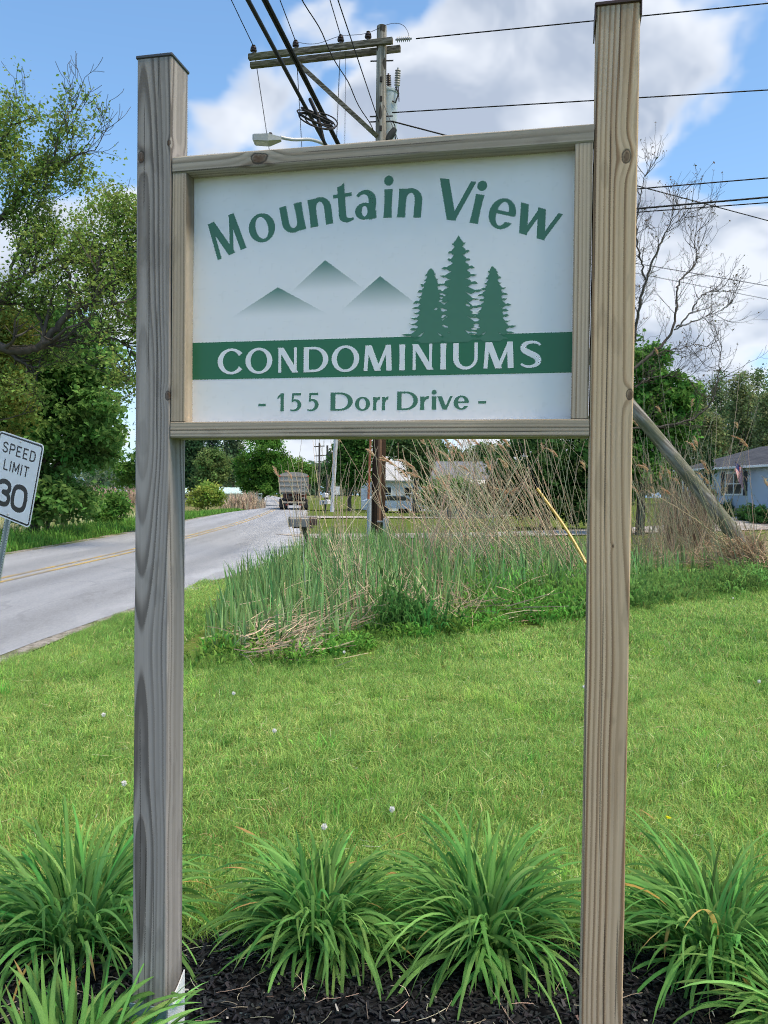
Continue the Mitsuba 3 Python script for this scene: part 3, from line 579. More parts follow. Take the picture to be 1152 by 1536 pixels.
# street lamp on the same pole
L0, L1, L2 = spot(486, 216, 18.0), spot(455, 209, 17.6), spot(421, 206, 17.3)
lamp = tag('street_lamp', 'grey street lamp head on a curved arm above the sign rail', 'street lamp')
put(lamp + '__arm', tube(CubicSpline([0, 1, 2, 3], np.array([on_pole(262) + [-.12, 0, 0], L0, L1, L2]))(np.linspace(0, 3, 30)), 0.034, 10), 'gloss_paint', color=(0.45, 0.47, 0.48), smooth=40)
hd = trimesh.convex.convex_hull(np.array([[x, y, z] for x, w, z0, z1 in ((-.30, .12, -.05, .04), (-.27, .14, -.075, .05), (.02, .15, -.085, .06), (.06, .10, -.06, .05), (.27, .05, -.025, .035)) for y in (-w, w) for z in (z0, z1)]))
lc = spot(402, 209, 17.2)
put(lamp + '__head', moved(hd, lc), 'gloss_paint', color=(0.36, 0.38, 0.37)); put(lamp + '__lens', rbox(lc + [-0.12, 0, -0.078], (0.24, 0.22, 0.03), 0.01), 'gloss_paint', color=(0.50, 0.52, 0.48))
put(lamp + '__photocell', lathe([(0, 0), (.04, 0), (.04, .06), (.03, .08), (0, .085)], 10, lc + [0.05, 0, 0.055]), 'paint', color=(0.05, 0.05, 0.06), smooth=40)

# the leaning pole, the guy guard
q0, q1 = spot(1125, 832, 16.5), spot(878, 527, 16.9); q0 = q0 + (q0 - q1) * 0.06
s = np.linspace(0, 1, 10)[:, None]
tag('leaning_pole', 'mossy grey leaning wooden pole right of the tan post, its foot buried in dead reeds', 'pole')
put('leaning_pole__shaft', tube(q0 + (q1 - q0) * s + np.column_stack([0 * s, 0 * s, 0.05 * np.sin(s * 3.1)]), np.linspace(0.160, 0.112, 10), 14), 'grey_timber', smooth=40)
g0, g1 = spot(879, 845, 12.6), spot(808, 733, 13.4); c = g0 + (g1 - g0) * np.linspace(0, 1, 8)[:, None] + np.column_stack([0.03 * np.sin(np.linspace(0, 4, 8)), 0 * np.arange(8), 0 * np.arange(8)])
tag(put('guy_wire_guard', tube(c, 0.023, 8), 'gloss_paint', color=(0.52, 0.34, 0.05), smooth=40), 'yellow plastic guy wire guard leaning among the dry reeds', 'guard')
wire('guy wire rising from the yellow guard to the pole', [g1, on_pole(150)], 0.007, key='guy_wire')

# ------------------------------------------------------------------ speed limit sign
HWY = {'S': [[(.62, .80), (.55, .93), (.36, 1.0), (.16, .93), (.07, .77), (.16, .60), (.36, .51), (.56, .42), (.65, .25), (.57, .08), (.35, 0), (.14, .07), (.06, .22)]],
       'P': [[(.07, -.07), (.07, 1), (.40, 1), (.56, .95), (.64, .82), (.64, .66), (.56, .52), (.40, .47), (.07, .47)]], 'E': [[(.62, 1), (.07, 1), (.07, 0), (.64, 0)], [(.07, .51), (.52, .51)]],
       'D': [[(.07, 0), (.07, 1), (.36, 1), (.56, .92), (.66, .70), (.66, .30), (.56, .08), (.36, 0), (.07, 0), (.07, .1)]], 'L': [[(.07, 1.07), (.07, 0), (.60, 0)]], 'I': [[(.07, -.07), (.07, 1.07)]],
       'M': [[(.07, -.07), (.07, 1), (.42, .22), (.77, 1), (.77, -.07)]], 'T': [[(0, 1), (.66, 1)], [(.33, 1), (.33, -.07)]],
       '3': [[(.05, .80), (.12, .94), (.32, 1.0), (.54, .93), (.60, .77), (.52, .59), (.30, .53), (.54, .47), (.64, .28), (.56, .07), (.32, 0), (.10, .06), (.03, .22)]],
       '0': [[(.33, 1), (.53, .95), (.65, .72), (.65, .28), (.53, .05), (.33, 0), (.13, .05), (.01, .28), (.01, .72), (.13, .95), (.33, 1), (.4, .99)]]}
HW = {'S': .70, 'P': .68, 'E': .66, 'D': .72, 'L': .60, 'I': .14, 'M': .84, 'T': .66, '3': .66, '0': .66}
def hwy_letters(text, height, stroke, gap):
    out, x = [], 0
    for ch in text:
        rows = []
        for q in HWY[ch]:
            q = np.array(q)
            if ch in 'S30': k = np.arange(len(q)); q = CubicSpline(k, q)(np.linspace(0, len(q) - 1, 60))
            hh = height - stroke
            rows.append(LineString(np.column_stack([q[:, 0] * height, q[:, 1] * hh + stroke / 2])).buffer(stroke / 2, cap_style=2, join_style=1))
        out.append(affinity.translate(unary_union(rows).intersection(box(-1, 0, 9, height)), x, 0)); x += HW[ch] * height + gap
    w = x - gap
    return [affinity.translate(g, -w / 2, 0) for g in out]
def rot(a): return trimesh.transformations.euler_matrix(*a, axes='sxyz')[:3, :3]
SP_R, SP_T = rot((-0.0074, 0.2443, -0.4864)), np.array([-3.3431, 7.5318, 1.5622])
def sp_world(mesh):
    v, f = arr(mesh); return v @ SP_R.T + SP_T, f
ss = tag('speed_limit_sign', 'tilted white speed limit 30 sign on a steel post by the road', 'sign')
plate = box(-.305 + .045, -.381 + .045, .305 - .045, .381 - .045).buffer(.045)
pl = put(ss + '__plate', sp_world(extrude(plate, 0.003)), 'gloss_paint', color=(0.74, 0.77, 0.78), smooth=30)
bo = plate.buffer(-.011).difference(plate.buffer(-.027))
def sp_print(g, lift=0.0006):
    v, f = extrude(g, 0.0006); v[:, 1] -= lift; return sp_world((v, f))
put(pl + '__border', sp_print(bo), 'gloss_paint', color=(0.012, 0.014, 0.02))
for text, z, h, st in (('SPEED', .198, .1016, .0155), ('LIMIT', .045, .1016, .0155), ('30', -.285, .254, .046)):
    for g in hwy_letters(text, h, st, .024 if h < .2 else .045): put(pl + '__letter', sp_print(affinity.translate(g, 0, z)), 'gloss_paint', color=(0.012, 0.014, 0.02))
for z in (.338, -.335): put(pl + '__bolt', sp_world(lathe([(0, 0), (.011, 0), (.009, .006), (0, .008)], 10, (0, -0.001, z), (0, -1, 0))), 'metal_paint', color=(0.45, 0.45, 0.45), smooth=30)
chan = Polygon([(-.040, .010), (-.024, .010), (-.015, .034), (.015, .034), (.024, .010), (.040, .010), (.040, .0065), (.021, .0065), (.0125, .031), (-.0125, .031), (-.021, .0065), (-.040, .0065)])
m = trimesh.creation.extrude_polygon(chan, 2.6, engine='earcut'); v = np.asarray(m.vertices); v[:, 2] += -2.25
put(ss + '__post', sp_world((v, m.faces)), 'metal_paint', color=(0.46, 0.52, 0.53))
holes = join([lathe([(0, 0), (.0055, 0), (.0055, .001), (0, .001)], 8, (x, .0063, z), (0, -1, 0)) for z in np.arange(-2.2, -.40, 0.0254) for x in (-.031, .031)] + [lathe([(0, 0), (.006, 0), (.006, .001), (0, .001)], 8, (0, .0308, z), (0, -1, 0)) for z in np.arange(-2.2, -.40, 0.0254)])
tag(put(ss + '__punched_hole', sp_world(holes), 'paint', color=(0.02, 0.025, 0.03)), kind='stuff')

# ------------------------------------------------------------------ mailboxes
def mailbox(c, length, w, h, yaw, body, door, label, group=None, key='mailbox'):
    k = tag(numbered(key), label, 'mailbox', group)
    a = np.linspace(0, np.pi, 9); prof = Polygon([(-w / 2, 0), (w / 2, 0)] + [(w / 2 * np.cos(t), h - w / 2 + w / 2 * np.sin(t)) for t in a])
    def wl(mesh): return moved(rotated(mesh, (0, 0, 1), yaw), c)
    def along(x0, d, g):
        v, f = extrude(g, d); return np.stack([x0 + v[:, 1], v[:, 0], v[:, 2]], 1), f
    put(k + '__body', wl(along(-length / 2, length, prof)), 'gloss_paint', color=body, smooth=30); put(k + '__door', wl(along(-length / 2 - 0.012, 0.011, prof.buffer(0.006))), 'gloss_paint', color=door, smooth=30)
    put(k + '__flag', wl(rbox((0.02, -w / 2 - 0.008, h * 0.62), (0.03, 0.005, 0.14), 0.001)), 'gloss_paint', color=(0.16, 0.05, 0.04))
mp = spot(456, 792, 22.4)
tag('mailbox_post', 'dark wooden post with a pale brace carrying two mailboxes', 'post')
put('mailbox_post__post', tube([spot(470, 830, 22.5), spot(455, 791, 22.4)], 0.075, 4), 'paint', color=(0.05, 0.045, 0.04)); put('mailbox_post__brace', tube([spot(464, 822, 22.45), spot(462, 800, 22.4), spot(466, 788, 22.3)], 0.022, 4), 'paint', color=(0.42, 0.33, 0.27))
put('mailbox_post__board', rbox(spot(455, 791, 22.4), (0.55, 0.42, 0.035), 0.005), 'paint', color=(0.06, 0.055, 0.05))
mailbox(spot(448, 790, 22.2), 0.50, 0.20, 0.27, 0.30, (0.13, 0.145, 0.16), (0.04, 0.045, 0.05), 'grey metal mailbox nearest the road on the dark post')
mailbox(spot(463, 788, 22.6), 0.42, 0.18, 0.24, 0.30, (0.065, 0.045, 0.042), (0.04, 0.03, 0.03), 'brown mailbox beside the grey one on the dark post')
tag(put('mailbox_post_001', tube([spot(488, 770, 57), spot(488, 742, 57)], 0.07, 5), 'paint', color=(0.05, 0.05, 0.05)), 'thin dark post of the far white mailboxes', 'post')
for k, (u, v, lab) in enumerate(((483, 757, 'white mailbox at the left of the far driveway group'), (491, 756, 'white mailbox at the right of the far driveway group'), (488, 746, 'white mailbox raised above the other two far ones'))):
    mailbox(spot(u, v, 57 - k * 0.1), 0.50, 0.22, 0.30, 1.2, (0.62, 0.64, 0.68), (0.5, 0.52, 0.55), lab, 'white mailboxes by the far driveway')
tag('lamp_post', 'pale grey leaning post beside the far driveway', 'post'); put('lamp_post__shaft', tube([spot(498, 768, 55), spot(505, 640, 55), spot(507, 600, 55)], 0.13, 8), 'gloss_paint', color=(0.47, 0.50, 0.53), smooth=40)
yb = spot(505, 736, 56); tag(put('notice_board', join([rbox(yb, (0.42, 0.03, 0.55), 0.01), tube([yb + [0, 0.04, -0.9], yb + [0, 0.04, 0.2]], 0.03, 5)]), 'paint', color=(0.60, 0.64, 0.64)), 'small pale board on a stake next to the leaning grey post', 'sign')
for (u, v0, v1, Y, arms, lab) in ((479, 664, 746, 112, (669, 683), 'farthest utility pole with two crossarms above the road'), (491, 668, 750, 90, (), 'dark far utility pole right of the one with crossarms')):
    k = numbered('far_utility_pole'); tag(k, lab, 'utility pole')
    put(k + '__shaft', tube([spot(u, v1, Y), spot(u, v0, Y)], [0.17, 0.11], 7), 'paint', color=(0.07, 0.065, 0.06), smooth=40)
    for va in arms: put(k + '__crossarm', arm_box(spot(u - 8, va + 1, Y), spot(u + 8, va, Y), 0.12, 0.13), 'paint', color=(0.08, 0.075, 0.07))
    if not arms: put(k + '__transformer', lathe([(0, 0), (.28, 0), (.28, .9), (0, .95)], 10, spot(u + 4, 690, Y)), 'paint', color=(0.07, 0.075, 0.08), smooth=40)

# ------------------------------------------------------------------ the lorry
TR = tag('dump_truck', 'large tan grey dump truck seen from behind, driving away down the road', 'truck')
ty = 74.0; tc = np.array([spot(440.5, 765, ty)[0], ty, terrain(spot(440, 765, ty)[0], ty) + 0.03]); tyaw = math.atan2(float(road_cx(80) - road_cx(70)), 10)
def tw_(mesh): return moved(rotated(mesh, (0, 0, 1), -tyaw), tc)
def tpart(n, mesh, col, bs='paint', sm=False): return put(TR + '__' + n, tw_(mesh), bs, color=col, smooth=sm)
bodyp = Polygon([(-1.15, 1.50), (1.15, 1.50), (1.26, 2.0), (1.28, 3.05), (-1.28, 3.05), (-1.26, 2.0)])
v, f = extrude(bodyp, 7.2); bd = tpart('body', (v, f), (0.40, 0.385, 0.35))
tarp = Polygon([(-1.30, 3.0)] + [(1.30 * math.cos(t), 3.06 + 0.34 * math.sin(t)) for t in np.linspace(np.pi, 0, 12)] + [(1.30, 3.0)])
tpart('tarp', extrude(tarp, 7.1), (0.30, 0.30, 0.29), sm=40)
for z in (1.62, 2.12, 2.55, 3.0): put(bd + '__rib', tw_(rbox((0, -0.05, z), (2.5, 0.10, 0.09), 0.02)), 'paint', color=(0.24, 0.215, 0.18))
for x in (-1.27, 1.27): put(bd + '__corner_post', tw_(rbox((x, -0.02, 2.25), (0.09, 0.12, 1.6), 0.02)), 'paint', color=(0.30, 0.25, 0.22))
for x in (-1.25, 1.25): tpart('marker_light', rbox((x, -0.09, 3.02), (0.13, 0.05, 0.13), 0.02), (0.55, 0.09, 0.05), 'gloss_paint')
for x in (-0.95, 0.95):
    for yy in (0.9, 2.2, 5.6):
        wl_ = tpart('wheel', lathe([(0.25, -0.30), (0.46, -0.30), (0.52, -0.24), (0.52, 0.24), (0.46, 0.30), (0.25, 0.30)], 22, (x, yy, 0.52), (1, 0, 0)), (0.022, 0.022, 0.024), sm=35)
        put(wl_ + '__hub', tw_(lathe([(0, -0.25), (0.25, -0.22), (0.25, 0.22), (0, 0.25)], 14, (x, yy, 0.52), (1, 0, 0))), 'paint', color=(0.16, 0.15, 0.14))
tpart('axle', tube([[-0.9, 0.9, 0.55], [0.9, 0.9, 0.55]], 0.12, 8), (0.05, 0.05, 0.05)); tpart('axle', tube([[-0.9, 2.2, 0.55], [0.9, 2.2, 0.55]], 0.12, 8), (0.05, 0.05, 0.05))
tpart('chassis', join([rbox((x, 3.2, 1.12), (0.14, 7.2, 0.32), 0.02) for x in (-0.45, 0.45)] + [rbox((0, 0.1, 1.12), (1.0, 0.12, 0.3), 0.02)]), (0.05, 0.045, 0.04))
tpart('underride_bar', rbox((0, -0.12, 0.70), (2.05, 0.10, 0.16), 0.02), (0.42, 0.37, 0.30)); tpart('licence_plate', rbox((0.1, -0.16, 0.5), (0.32, 0.02, 0.16), 0.01), (0.5, 0.5, 0.5))
for x in (-0.62, 0.0, 0.60): tpart('tail_light', rbox((x, -0.15, 0.47), (0.16, 0.05, 0.10), 0.02), (0.40, 0.08, 0.06) if x else (0.5, 0.5, 0.5), 'gloss_paint')
tpart('spare_tyre', lathe([(0.22, -0.15), (0.42, -0.15), (0.46, 0), (0.42, 0.15), (0.22, 0.15)], 18, (-0.25, 0.15, 1.30), (0, 1, 0)), (0.025, 0.025, 0.027), sm=35)
for x in (-0.98, 0.98): tpart('mud_flap', rbox((x, 0.18, 0.62), (0.62, 0.02, 0.75), 0.01), (0.03, 0.03, 0.03))
lad = tpart('ladder', join([tube([[x, -0.16, 0.95], [x, -0.16, 2.75]], 0.022, 5) for x in (0.62, 0.95)]), (0.50, 0.50, 0.50))
for z in (1.1, 1.4, 1.7, 2.0, 2.3): put(lad + '__rung', tw_(tube([[0.62, -0.16, z], [0.95, -0.16, z]], 0.018, 5)), 'paint', color=(0.50, 0.50, 0.50))
tpart('hose', join([tube([[-0.9, -0.05, 1.45], [-0.8, -0.1, 1.0], [-0.3, -0.1, 1.05], [0.2, -0.1, 1.4]], 0.05, 6), tube([[0.3, -0.05, 1.3], [0.5, -0.1, 0.95], [0.9, -0.05, 1.2]], 0.05, 6)]), (0.03, 0.03, 0.03))
tpart('cab', rbox((0, 8.6, 1.75), (2.3, 2.3, 2.3), 0.15), (0.16, 0.05, 0.04), 'gloss_paint')
for x in (-1.42, 1.42): tpart('wing_mirror', rbox((x, 8.6, 2.2), (0.25, 0.08, 0.5), 0.03), (0.05, 0.05, 0.05))

# ------------------------------------------------------------------ houses, cars
def lap_siding(p0, p1, z0, z1, step=0.16, proud=0.022):
    """A wall of overlapping boards from p0 to p1 (seen from the side that is on the right when walking p0 to p1)."""
    p0, p1 = np.array(p0, float), np.array(p1, float); t = (p1 - p0) / np.linalg.norm(p1 - p0); n = np.array([t[1], -t[0]])
    V, F = [], []; zs = np.arange(z0, z1, step)
    for z in zs:
        a = len(V)
        for q, zz, o in ((p0, z, proud), (p1, z, proud), (p1, min(z + step, z1), 0.004), (p0, min(z + step, z1), 0.004), (p0, z, 0.004), (p1, z, 0.004)):
            V.append([*(q + n * o), zz])
        F += [[a, a + 1, a + 2], [a, a + 2, a + 3], [a + 4, a + 5, a + 1], [a + 4, a + 1, a]]
    return np.array(V), np.array(F)
def shingles(p, n, uv):
    r = mikit.cell_rand(dr.floor((p.x + p.y) * 3.0), dr.floor(p.z * 9)); return mix((0.06, 0.068, 0.082), (0.11, 0.12, 0.14), 0.6 * r + 0.4 * fbm(p.x * 2, p.y * 2, p.z * 2))
scene['shingle_look'] = {'type': 'twosided', 'bsdf': {'type': 'diffuse', 'reflectance': mikit.proc(shingles)}}
def quadmesh(*q):
    V = np.array([p for a in q for p in a], float); return V, np.array([[4 * k + i for i in t] for k in range(len(q)) for t in ((0, 1, 2), (0, 2, 3))])
def slab(quad, thick):
    q = np.array(quad, float); n = np.cross(q[1] - q[0], q[2] - q[0]); n /= np.linalg.norm(n)
    if n[2] < 0: n = -n
    m = trimesh.convex.convex_hull(np.vstack([q, q - n * thick])); return arr(m)
BH = tag('blue_house', 'single storey blue house with dark roof and a flag by its window', 'house')
gz = 0.55
cA, cB = np.array([20.4, 57.0]), np.array([22.6, 39.0])              # front wall, seen at a slant
fd = (cB - cA) / np.linalg.norm(cB - cA); fn_ = np.array([fd[1], -fd[0]])
BLUE, WHITE = (0.37, 0.46, 0.58), (0.72, 0.74, 0.77)
def wp(s, out, z): q = cA + fd * s + fn_ * out; return np.array([q[0], q[1], z])
EH = gz + 0.45 + 2.45
w_ = put(BH + '__wall', lap_siding(cA, cB, gz + 0.4, EH), 'paint', color=BLUE); put(BH + '__wall', lap_siding(cA - fn_ * 7.5, cA, gz + 0.4, EH), 'paint', color=BLUE)
put(BH + '__wall', quadmesh([wp(0, -7.5, gz), wp(18.1, -7.5, gz), wp(18.1, -7.5, EH), wp(0, -7.5, EH)], [wp(18.1, -7.5, gz), wp(18.1, 0, gz), wp(18.1, 0, EH), wp(18.1, -7.5, EH)]), 'paint', color=BLUE)
put(BH + '__foundation', quadmesh([wp(-.02, .02, gz - .6), wp(18.1, .02, gz - .6), wp(18.1, .02, gz + .4), wp(-.02, .02, gz + .4)], [wp(-.02, -7.5, gz - .6), wp(-.02, .02, gz - .6), wp(-.02, .02, gz + .4), wp(-.02, -7.5, gz + .4)]), 'paint', color=(0.30, 0.29, 0.28))
rf_ = put(BH + '__roof', join([slab([wp(-.4, .45, EH - .05), wp(18.5, .45, EH - .05), wp(18.5, -3.75, EH + 1.45), wp(3.0, -3.75, EH + 1.45)], .12), slab([wp(-.4, -7.95, EH - .05), wp(18.5, -7.95, EH - .05), wp(18.5, -3.75, EH + 1.45), wp(3.0, -3.75, EH + 1.45)], .12), slab([wp(-.4, .45, EH - .05), wp(-.4, -7.95, EH - .05), wp(3.0, -3.75, EH + 1.45), wp(3.0, -3.76, EH + 1.45)], .12)]), 'shingle_look')
put(rf_ + '__gutter', arm_box(wp(-.4, .5, EH - .10), wp(18.5, .5, EH - .10), 0.10, 0.13), 'paint', color=WHITE); put(rf_ + '__gutter', arm_box(wp(-.45, .45, EH - .10), wp(-.45, -7.9, EH - .10), 0.10, 0.13), 'paint', color=WHITE)
def window(par, s, z, w, h, panes=2, shutters=True, rows=2, P_=wp, frame=WHITE):
    def bar(s0, s1, z0, z1, o0, o1): return slab([P_(s0, o1, z0), P_(s1, o1, z0), P_(s1, o1, z1), P_(s0, o1, z1)], 0.001) if 0 else arr(trimesh.convex.convex_hull(np.array([P_(a, o, b) for a in (s0, s1) for b in (z0, z1) for o in (o0, o1)])))
    k = put(par + '__window', join([bar(s, s + w, z, z + .09, .0, .06), bar(s, s + w, z + h - .09, z + h, .0, .06), bar(s, s + .09, z + .09, z + h - .09, .0, .06), bar(s + w - .09, s + w, z + .09, z + h - .09, .0, .06)]), 'paint', color=frame)
    for i in range(panes):
        a, b = s + .09 + (w - .18) * i / panes, s + .09 + (w - .18) * (i + 1) / panes
        put(k + '__pane', quadmesh([P_(a, .025, z + .09), P_(b, .025, z + .09), P_(b, .025, z + h - .09), P_(a, .025, z + h - .09)]), 'window_glass')
        if i: put(k + '__mullion', bar(a - .04, a + .04, z + .09, z + h - .09, .02, .06), 'paint', color=frame)
    put(k + '__sash_bar', bar(s + .09, s + w - .09, z + h / 2 - .03, z + h / 2 + .03, .02, .055), 'paint', color=frame)
    if shutters:
        for a in (s - .46, s + w + .06): put(par + '__shutter', bar(a, a + .40, z - .02, z + h + .02, .0, .05), 'paint', color=(0.018, 0.022, 0.035))
window(BH, 5.55, gz + 1.15, 2.0, 1.40); window(BH, 0.7, gz + 1.2, 0.9, 1.35, 1); window(BH, 13.0, gz + 1.15, 1.6, 1.40)
put(BH + '__corner_board', arm_box(wp(-.01, .03, gz + .4), wp(0.001, .03, EH - .12), .10, .10) if 0 else arr(trimesh.convex.convex_hull(np.array([wp(a, o, z) for a in (-.06, .08) for o in (-.08, .035) for z in (gz + .4, EH - .17)]))), 'paint', color=WHITE)
# the flag on its staff
F0 = wp(8.3, .06, gz + 2.35); F1 = F0 + np.array([*(fn_ * 1.15), 0.95]) * 0.8
FL = tag('flag', 'striped flag hanging from an angled staff on the blue house wall', 'flag')
put(FL + '__staff', tube([F0, F1], 0.018, 6), 'paint', color=(0.10, 0.08, 0.06))
nu, nv = 26, 14; fp, fc = [], []
hang = (F1 - F0) / np.linalg.norm(F1 - F0)
for i in range(nu):
    for j in range(nv):
        a, b = i / (nu - 1), j / (nv - 1)
        q = F1 - hang * 0.75 * (b * 0.85) + np.array([0.02 * math.sin(a * 9 + b * 5), -0.30 * a * (0.4 + 0.6 * (1 - b)) + 0.03 * math.sin(b * 14 + a * 3), -1.25 * a * (0.75 + .25 * b)])
        fp.append(q); stripe = int(b * 13) % 2
        fc.append((0.02, 0.035, 0.14) if (a < 0.40 and b < 0.54) else ((0.50, 0.035, 0.05) if stripe == 0 else (0.70, 0.70, 0.70)))
ii, jj = np.meshgrid(np.arange(nu - 1), np.arange(nv - 1), indexing='ij'); a_ = (ii * nv + jj).ravel()
put(FL + '__cloth', (np.array(fp), np.vstack([np.stack([a_, a_ + 1, a_ + nv + 1], 1), np.stack([a_, a_ + nv + 1, a_ + nv], 1)])), 'paint', color=np.array(fc), smooth=True)

def simple_house(key, label, c, yaw, L, D, H, R, wall, windows, roofcol=None, bs='shingle_look'):
    k = tag(key, label, 'house')
    def P_(s, o, z):
        x, y = s - L / 2, -o - D / 2; ca, sa = math.cos(yaw), math.sin(yaw); return np.array([c[0] + ca * x - sa * y, c[1] + sa * x + ca * y, c[2] + z])
    put(k + '__wall', quadmesh(*[[P_(*p) for p in q] for q in ([(0, 0, 0), (L, 0, 0), (L, 0, H), (0, 0, H)], [(0, -D, 0), (0, 0, 0), (0, 0, H), (0, -D, H)], [(L, 0, 0), (L, -D, 0), (L, -D, H), (L, 0, H)], [(0, -D, 0), (L, -D, 0), (L, -D, H), (0, -D, H)], [(0, 0, H), (0, -D, H), (0, -D / 2, H + R), (0, -D / 2, H + R)], [(L, 0, H), (L, -D, H), (L, -D / 2, H + R), (L, -D / 2, H + R)])]), 'paint', color=wall)
    kw = dict(color=roofcol) if roofcol is not None else {}
    put(k + '__roof', join([slab([P_(-.4, .4, H - .15), P_(L + .4, .4, H - .15), P_(L + .4, -D / 2, H + R + .05), P_(-.4, -D / 2, H + R + .05)], .15), slab([P_(-.4, -D - .4, H - .15), P_(L + .4, -D - .4, H - .15), P_(L + .4, -D / 2, H + R + .05), P_(-.4, -D / 2, H + R + .05)], .15)]), bs, **kw)
    for s_, z_, w2, h2 in windows: window(k, s_, z_, w2, h2, 2 if w2 > 1.2 else 1, False, P_=P_)
    return k, P_
hc = spot(602, 748, 82); hc[2] = 0
simple_house('white_house', 'white house with a pale roof half hidden behind trees right of the pole', hc, 0.15, 7.0, 8.0, 3.0, 1.8, (0.66, 0.69, 0.73), [(0.8, 1, 1.1, 1.3), (3.0, 1, 1.6, 1.3), (5.3, 1, 1.0, 1.3)], (0.42, 0.44, 0.46), 'paint')
hc2 = spot(716, 752, 62); hc2[2] = 0
k2, P2 = simple_house('grey_roofed_house', 'house with steep grey roof and a pale porch behind the dry reeds', hc2, -0.2, 5.5, 7.0, 2.5, 1.5, (0.38, 0.37, 0.34), [(0.7, .9, 1.1, 1.2), (3.4, .9, 1.2, 1.2)], (0.17, 0.18, 0.20), 'paint')
put(k2 + '__porch_post', tube([P2(2.2, 1.2, 0), P2(2.2, 1.2, 2.3)], 0.10, 6), 'paint', color=(0.62, 0.61, 0.58)); put(k2 + '__porch_roof', slab([P2(1.7, 1.5, 2.3), P2(4.6, 1.5, 2.3), P2(4.6, 0, 2.6), P2(1.7, 0, 2.6)], .12), 'paint', color=(0.60, 0.59, 0.56))
hc3 = spot(330, 733, 140); hc3[2] = terrain(hc3[0], 140)
simple_house('long_low_building', 'long low white building with a pale teal roof under the far trees', hc3, 0.1, 15, 6, 1.9, 0.8, (0.55, 0.60, 0.63), [(2, .7, 1.4, .8), (7, .7, 1.4, .8), (11, .7, 1.4, .8)], (0.45, 0.62, 0.62), 'paint')
def car(key, label, c, yaw, col):
    k = tag(numbered(key), label, 'car', 'white cars parked by the white house')
    def w(mesh): return moved(rotated(mesh, (0, 0, 1), yaw), c)
    prof = Polygon([(-2.2, .35), (2.2, .35), (2.25, .75), (2.1, .92), (1.15, 1.0), (.55, 1.45), (-1.1, 1.48), (-1.95, 1.02), (-2.22, .95)]); v, f = extrude(prof, 1.7); v[:, 1] -= .85
    put(k + '__body', w((v, f)), 'gloss_paint', color=col, smooth=25)
    for s_ in (-.86, .86):
        g = Polygon([(-1.65, 1.02), (.95, 1.02), (.45, 1.38), (-1.0, 1.40)]); v, f = extrude(g, .02); v[:, 1] += s_ - .01; put(k + '__side_window', w((v, f)), 'window_glass')
    for x in (-1.35, 1.4):
        for y in (-.78, .78): put(k + '__wheel', w(lathe([(0, -.1), (.32, -.1), (.32, .1), (0, .1)], 14, (x, y, .32), (0, 1, 0))), 'paint', color=(0.03, 0.03, 0.03), smooth=35)
for u, Y, yaw, lab in ((582, 72, 0.2, 'white car parked left of the other in front of the white house'), (601, 71, -0.1, 'white car parked at the right end of the white house')):
    p = spot(u, 744, Y); p[2] = float(terrain(p[0], p[1])); car('parked_car', lab, p, yaw, (0.68, 0.70, 0.74))
# ------------------------------------------------------------------ plants: blades, reeds, lawn, daylilies, mulch
def blades(P, az, H, Wd, bend, col, seg=2, twist=None, face=None):
    """Grass-like blades: feet P, lean direction az, length H, width Wd, bend 0..2; one colour each."""
    n = len(P); P = np.asarray(P, float); H, Wd, bend = [np.broadcast_to(np.asarray(x, float), (n,)) for x in (H, Wd, bend)]
    D = np.stack([np.cos(az), np.sin(az), 0 * az], 1); fa = az + np.pi / 2 if face is None else face
    N = np.stack([np.cos(fa), np.sin(fa), 0 * fa], 1)
    V, n_per = [], 2 * seg + 1
    for k in range(seg + 1):
        s = k / seg; th = bend * s * 0.75
        c = P + D * (H * s * np.sin(th))[:, None]; c[:, 2] += H * s * np.cos(th)
        w = Wd * (1 - s ** 2.2) * (0.75 + 0.5 * min(s * 3, 1) * 0.5)
        if k < seg: V += [c - N * w[:, None] / 2, c + N * w[:, None] / 2]
        else: V.append(c)
    V = np.stack(V, 1).reshape(-1, 3); base = (np.arange(n) * n_per)[:, None]; F = []
    for k in range(seg - 1): F += [[2 * k, 2 * k + 1, 2 * k + 3], [2 * k, 2 * k + 3, 2 * k + 2]]
    F.append([2 * seg - 2, 2 * seg - 1, 2 * seg])
    F = (base[:, :, None] + np.array(F)[None]).reshape(-1, 3)
    return V, F, np.repeat(np.asarray(col, float), n_per, axis=0)
def tint(n, base, spread, r, yellow=0.0):
    base = np.asarray(base, float); b = np.exp(r.normal(0, spread, (n, 1))); h = r.normal(0, 1, (n, 1))
    return np.clip(base * b * (1 + h * np.array([[0.14 + yellow, 0.0, 0.05]])), 0.003, 0.9)
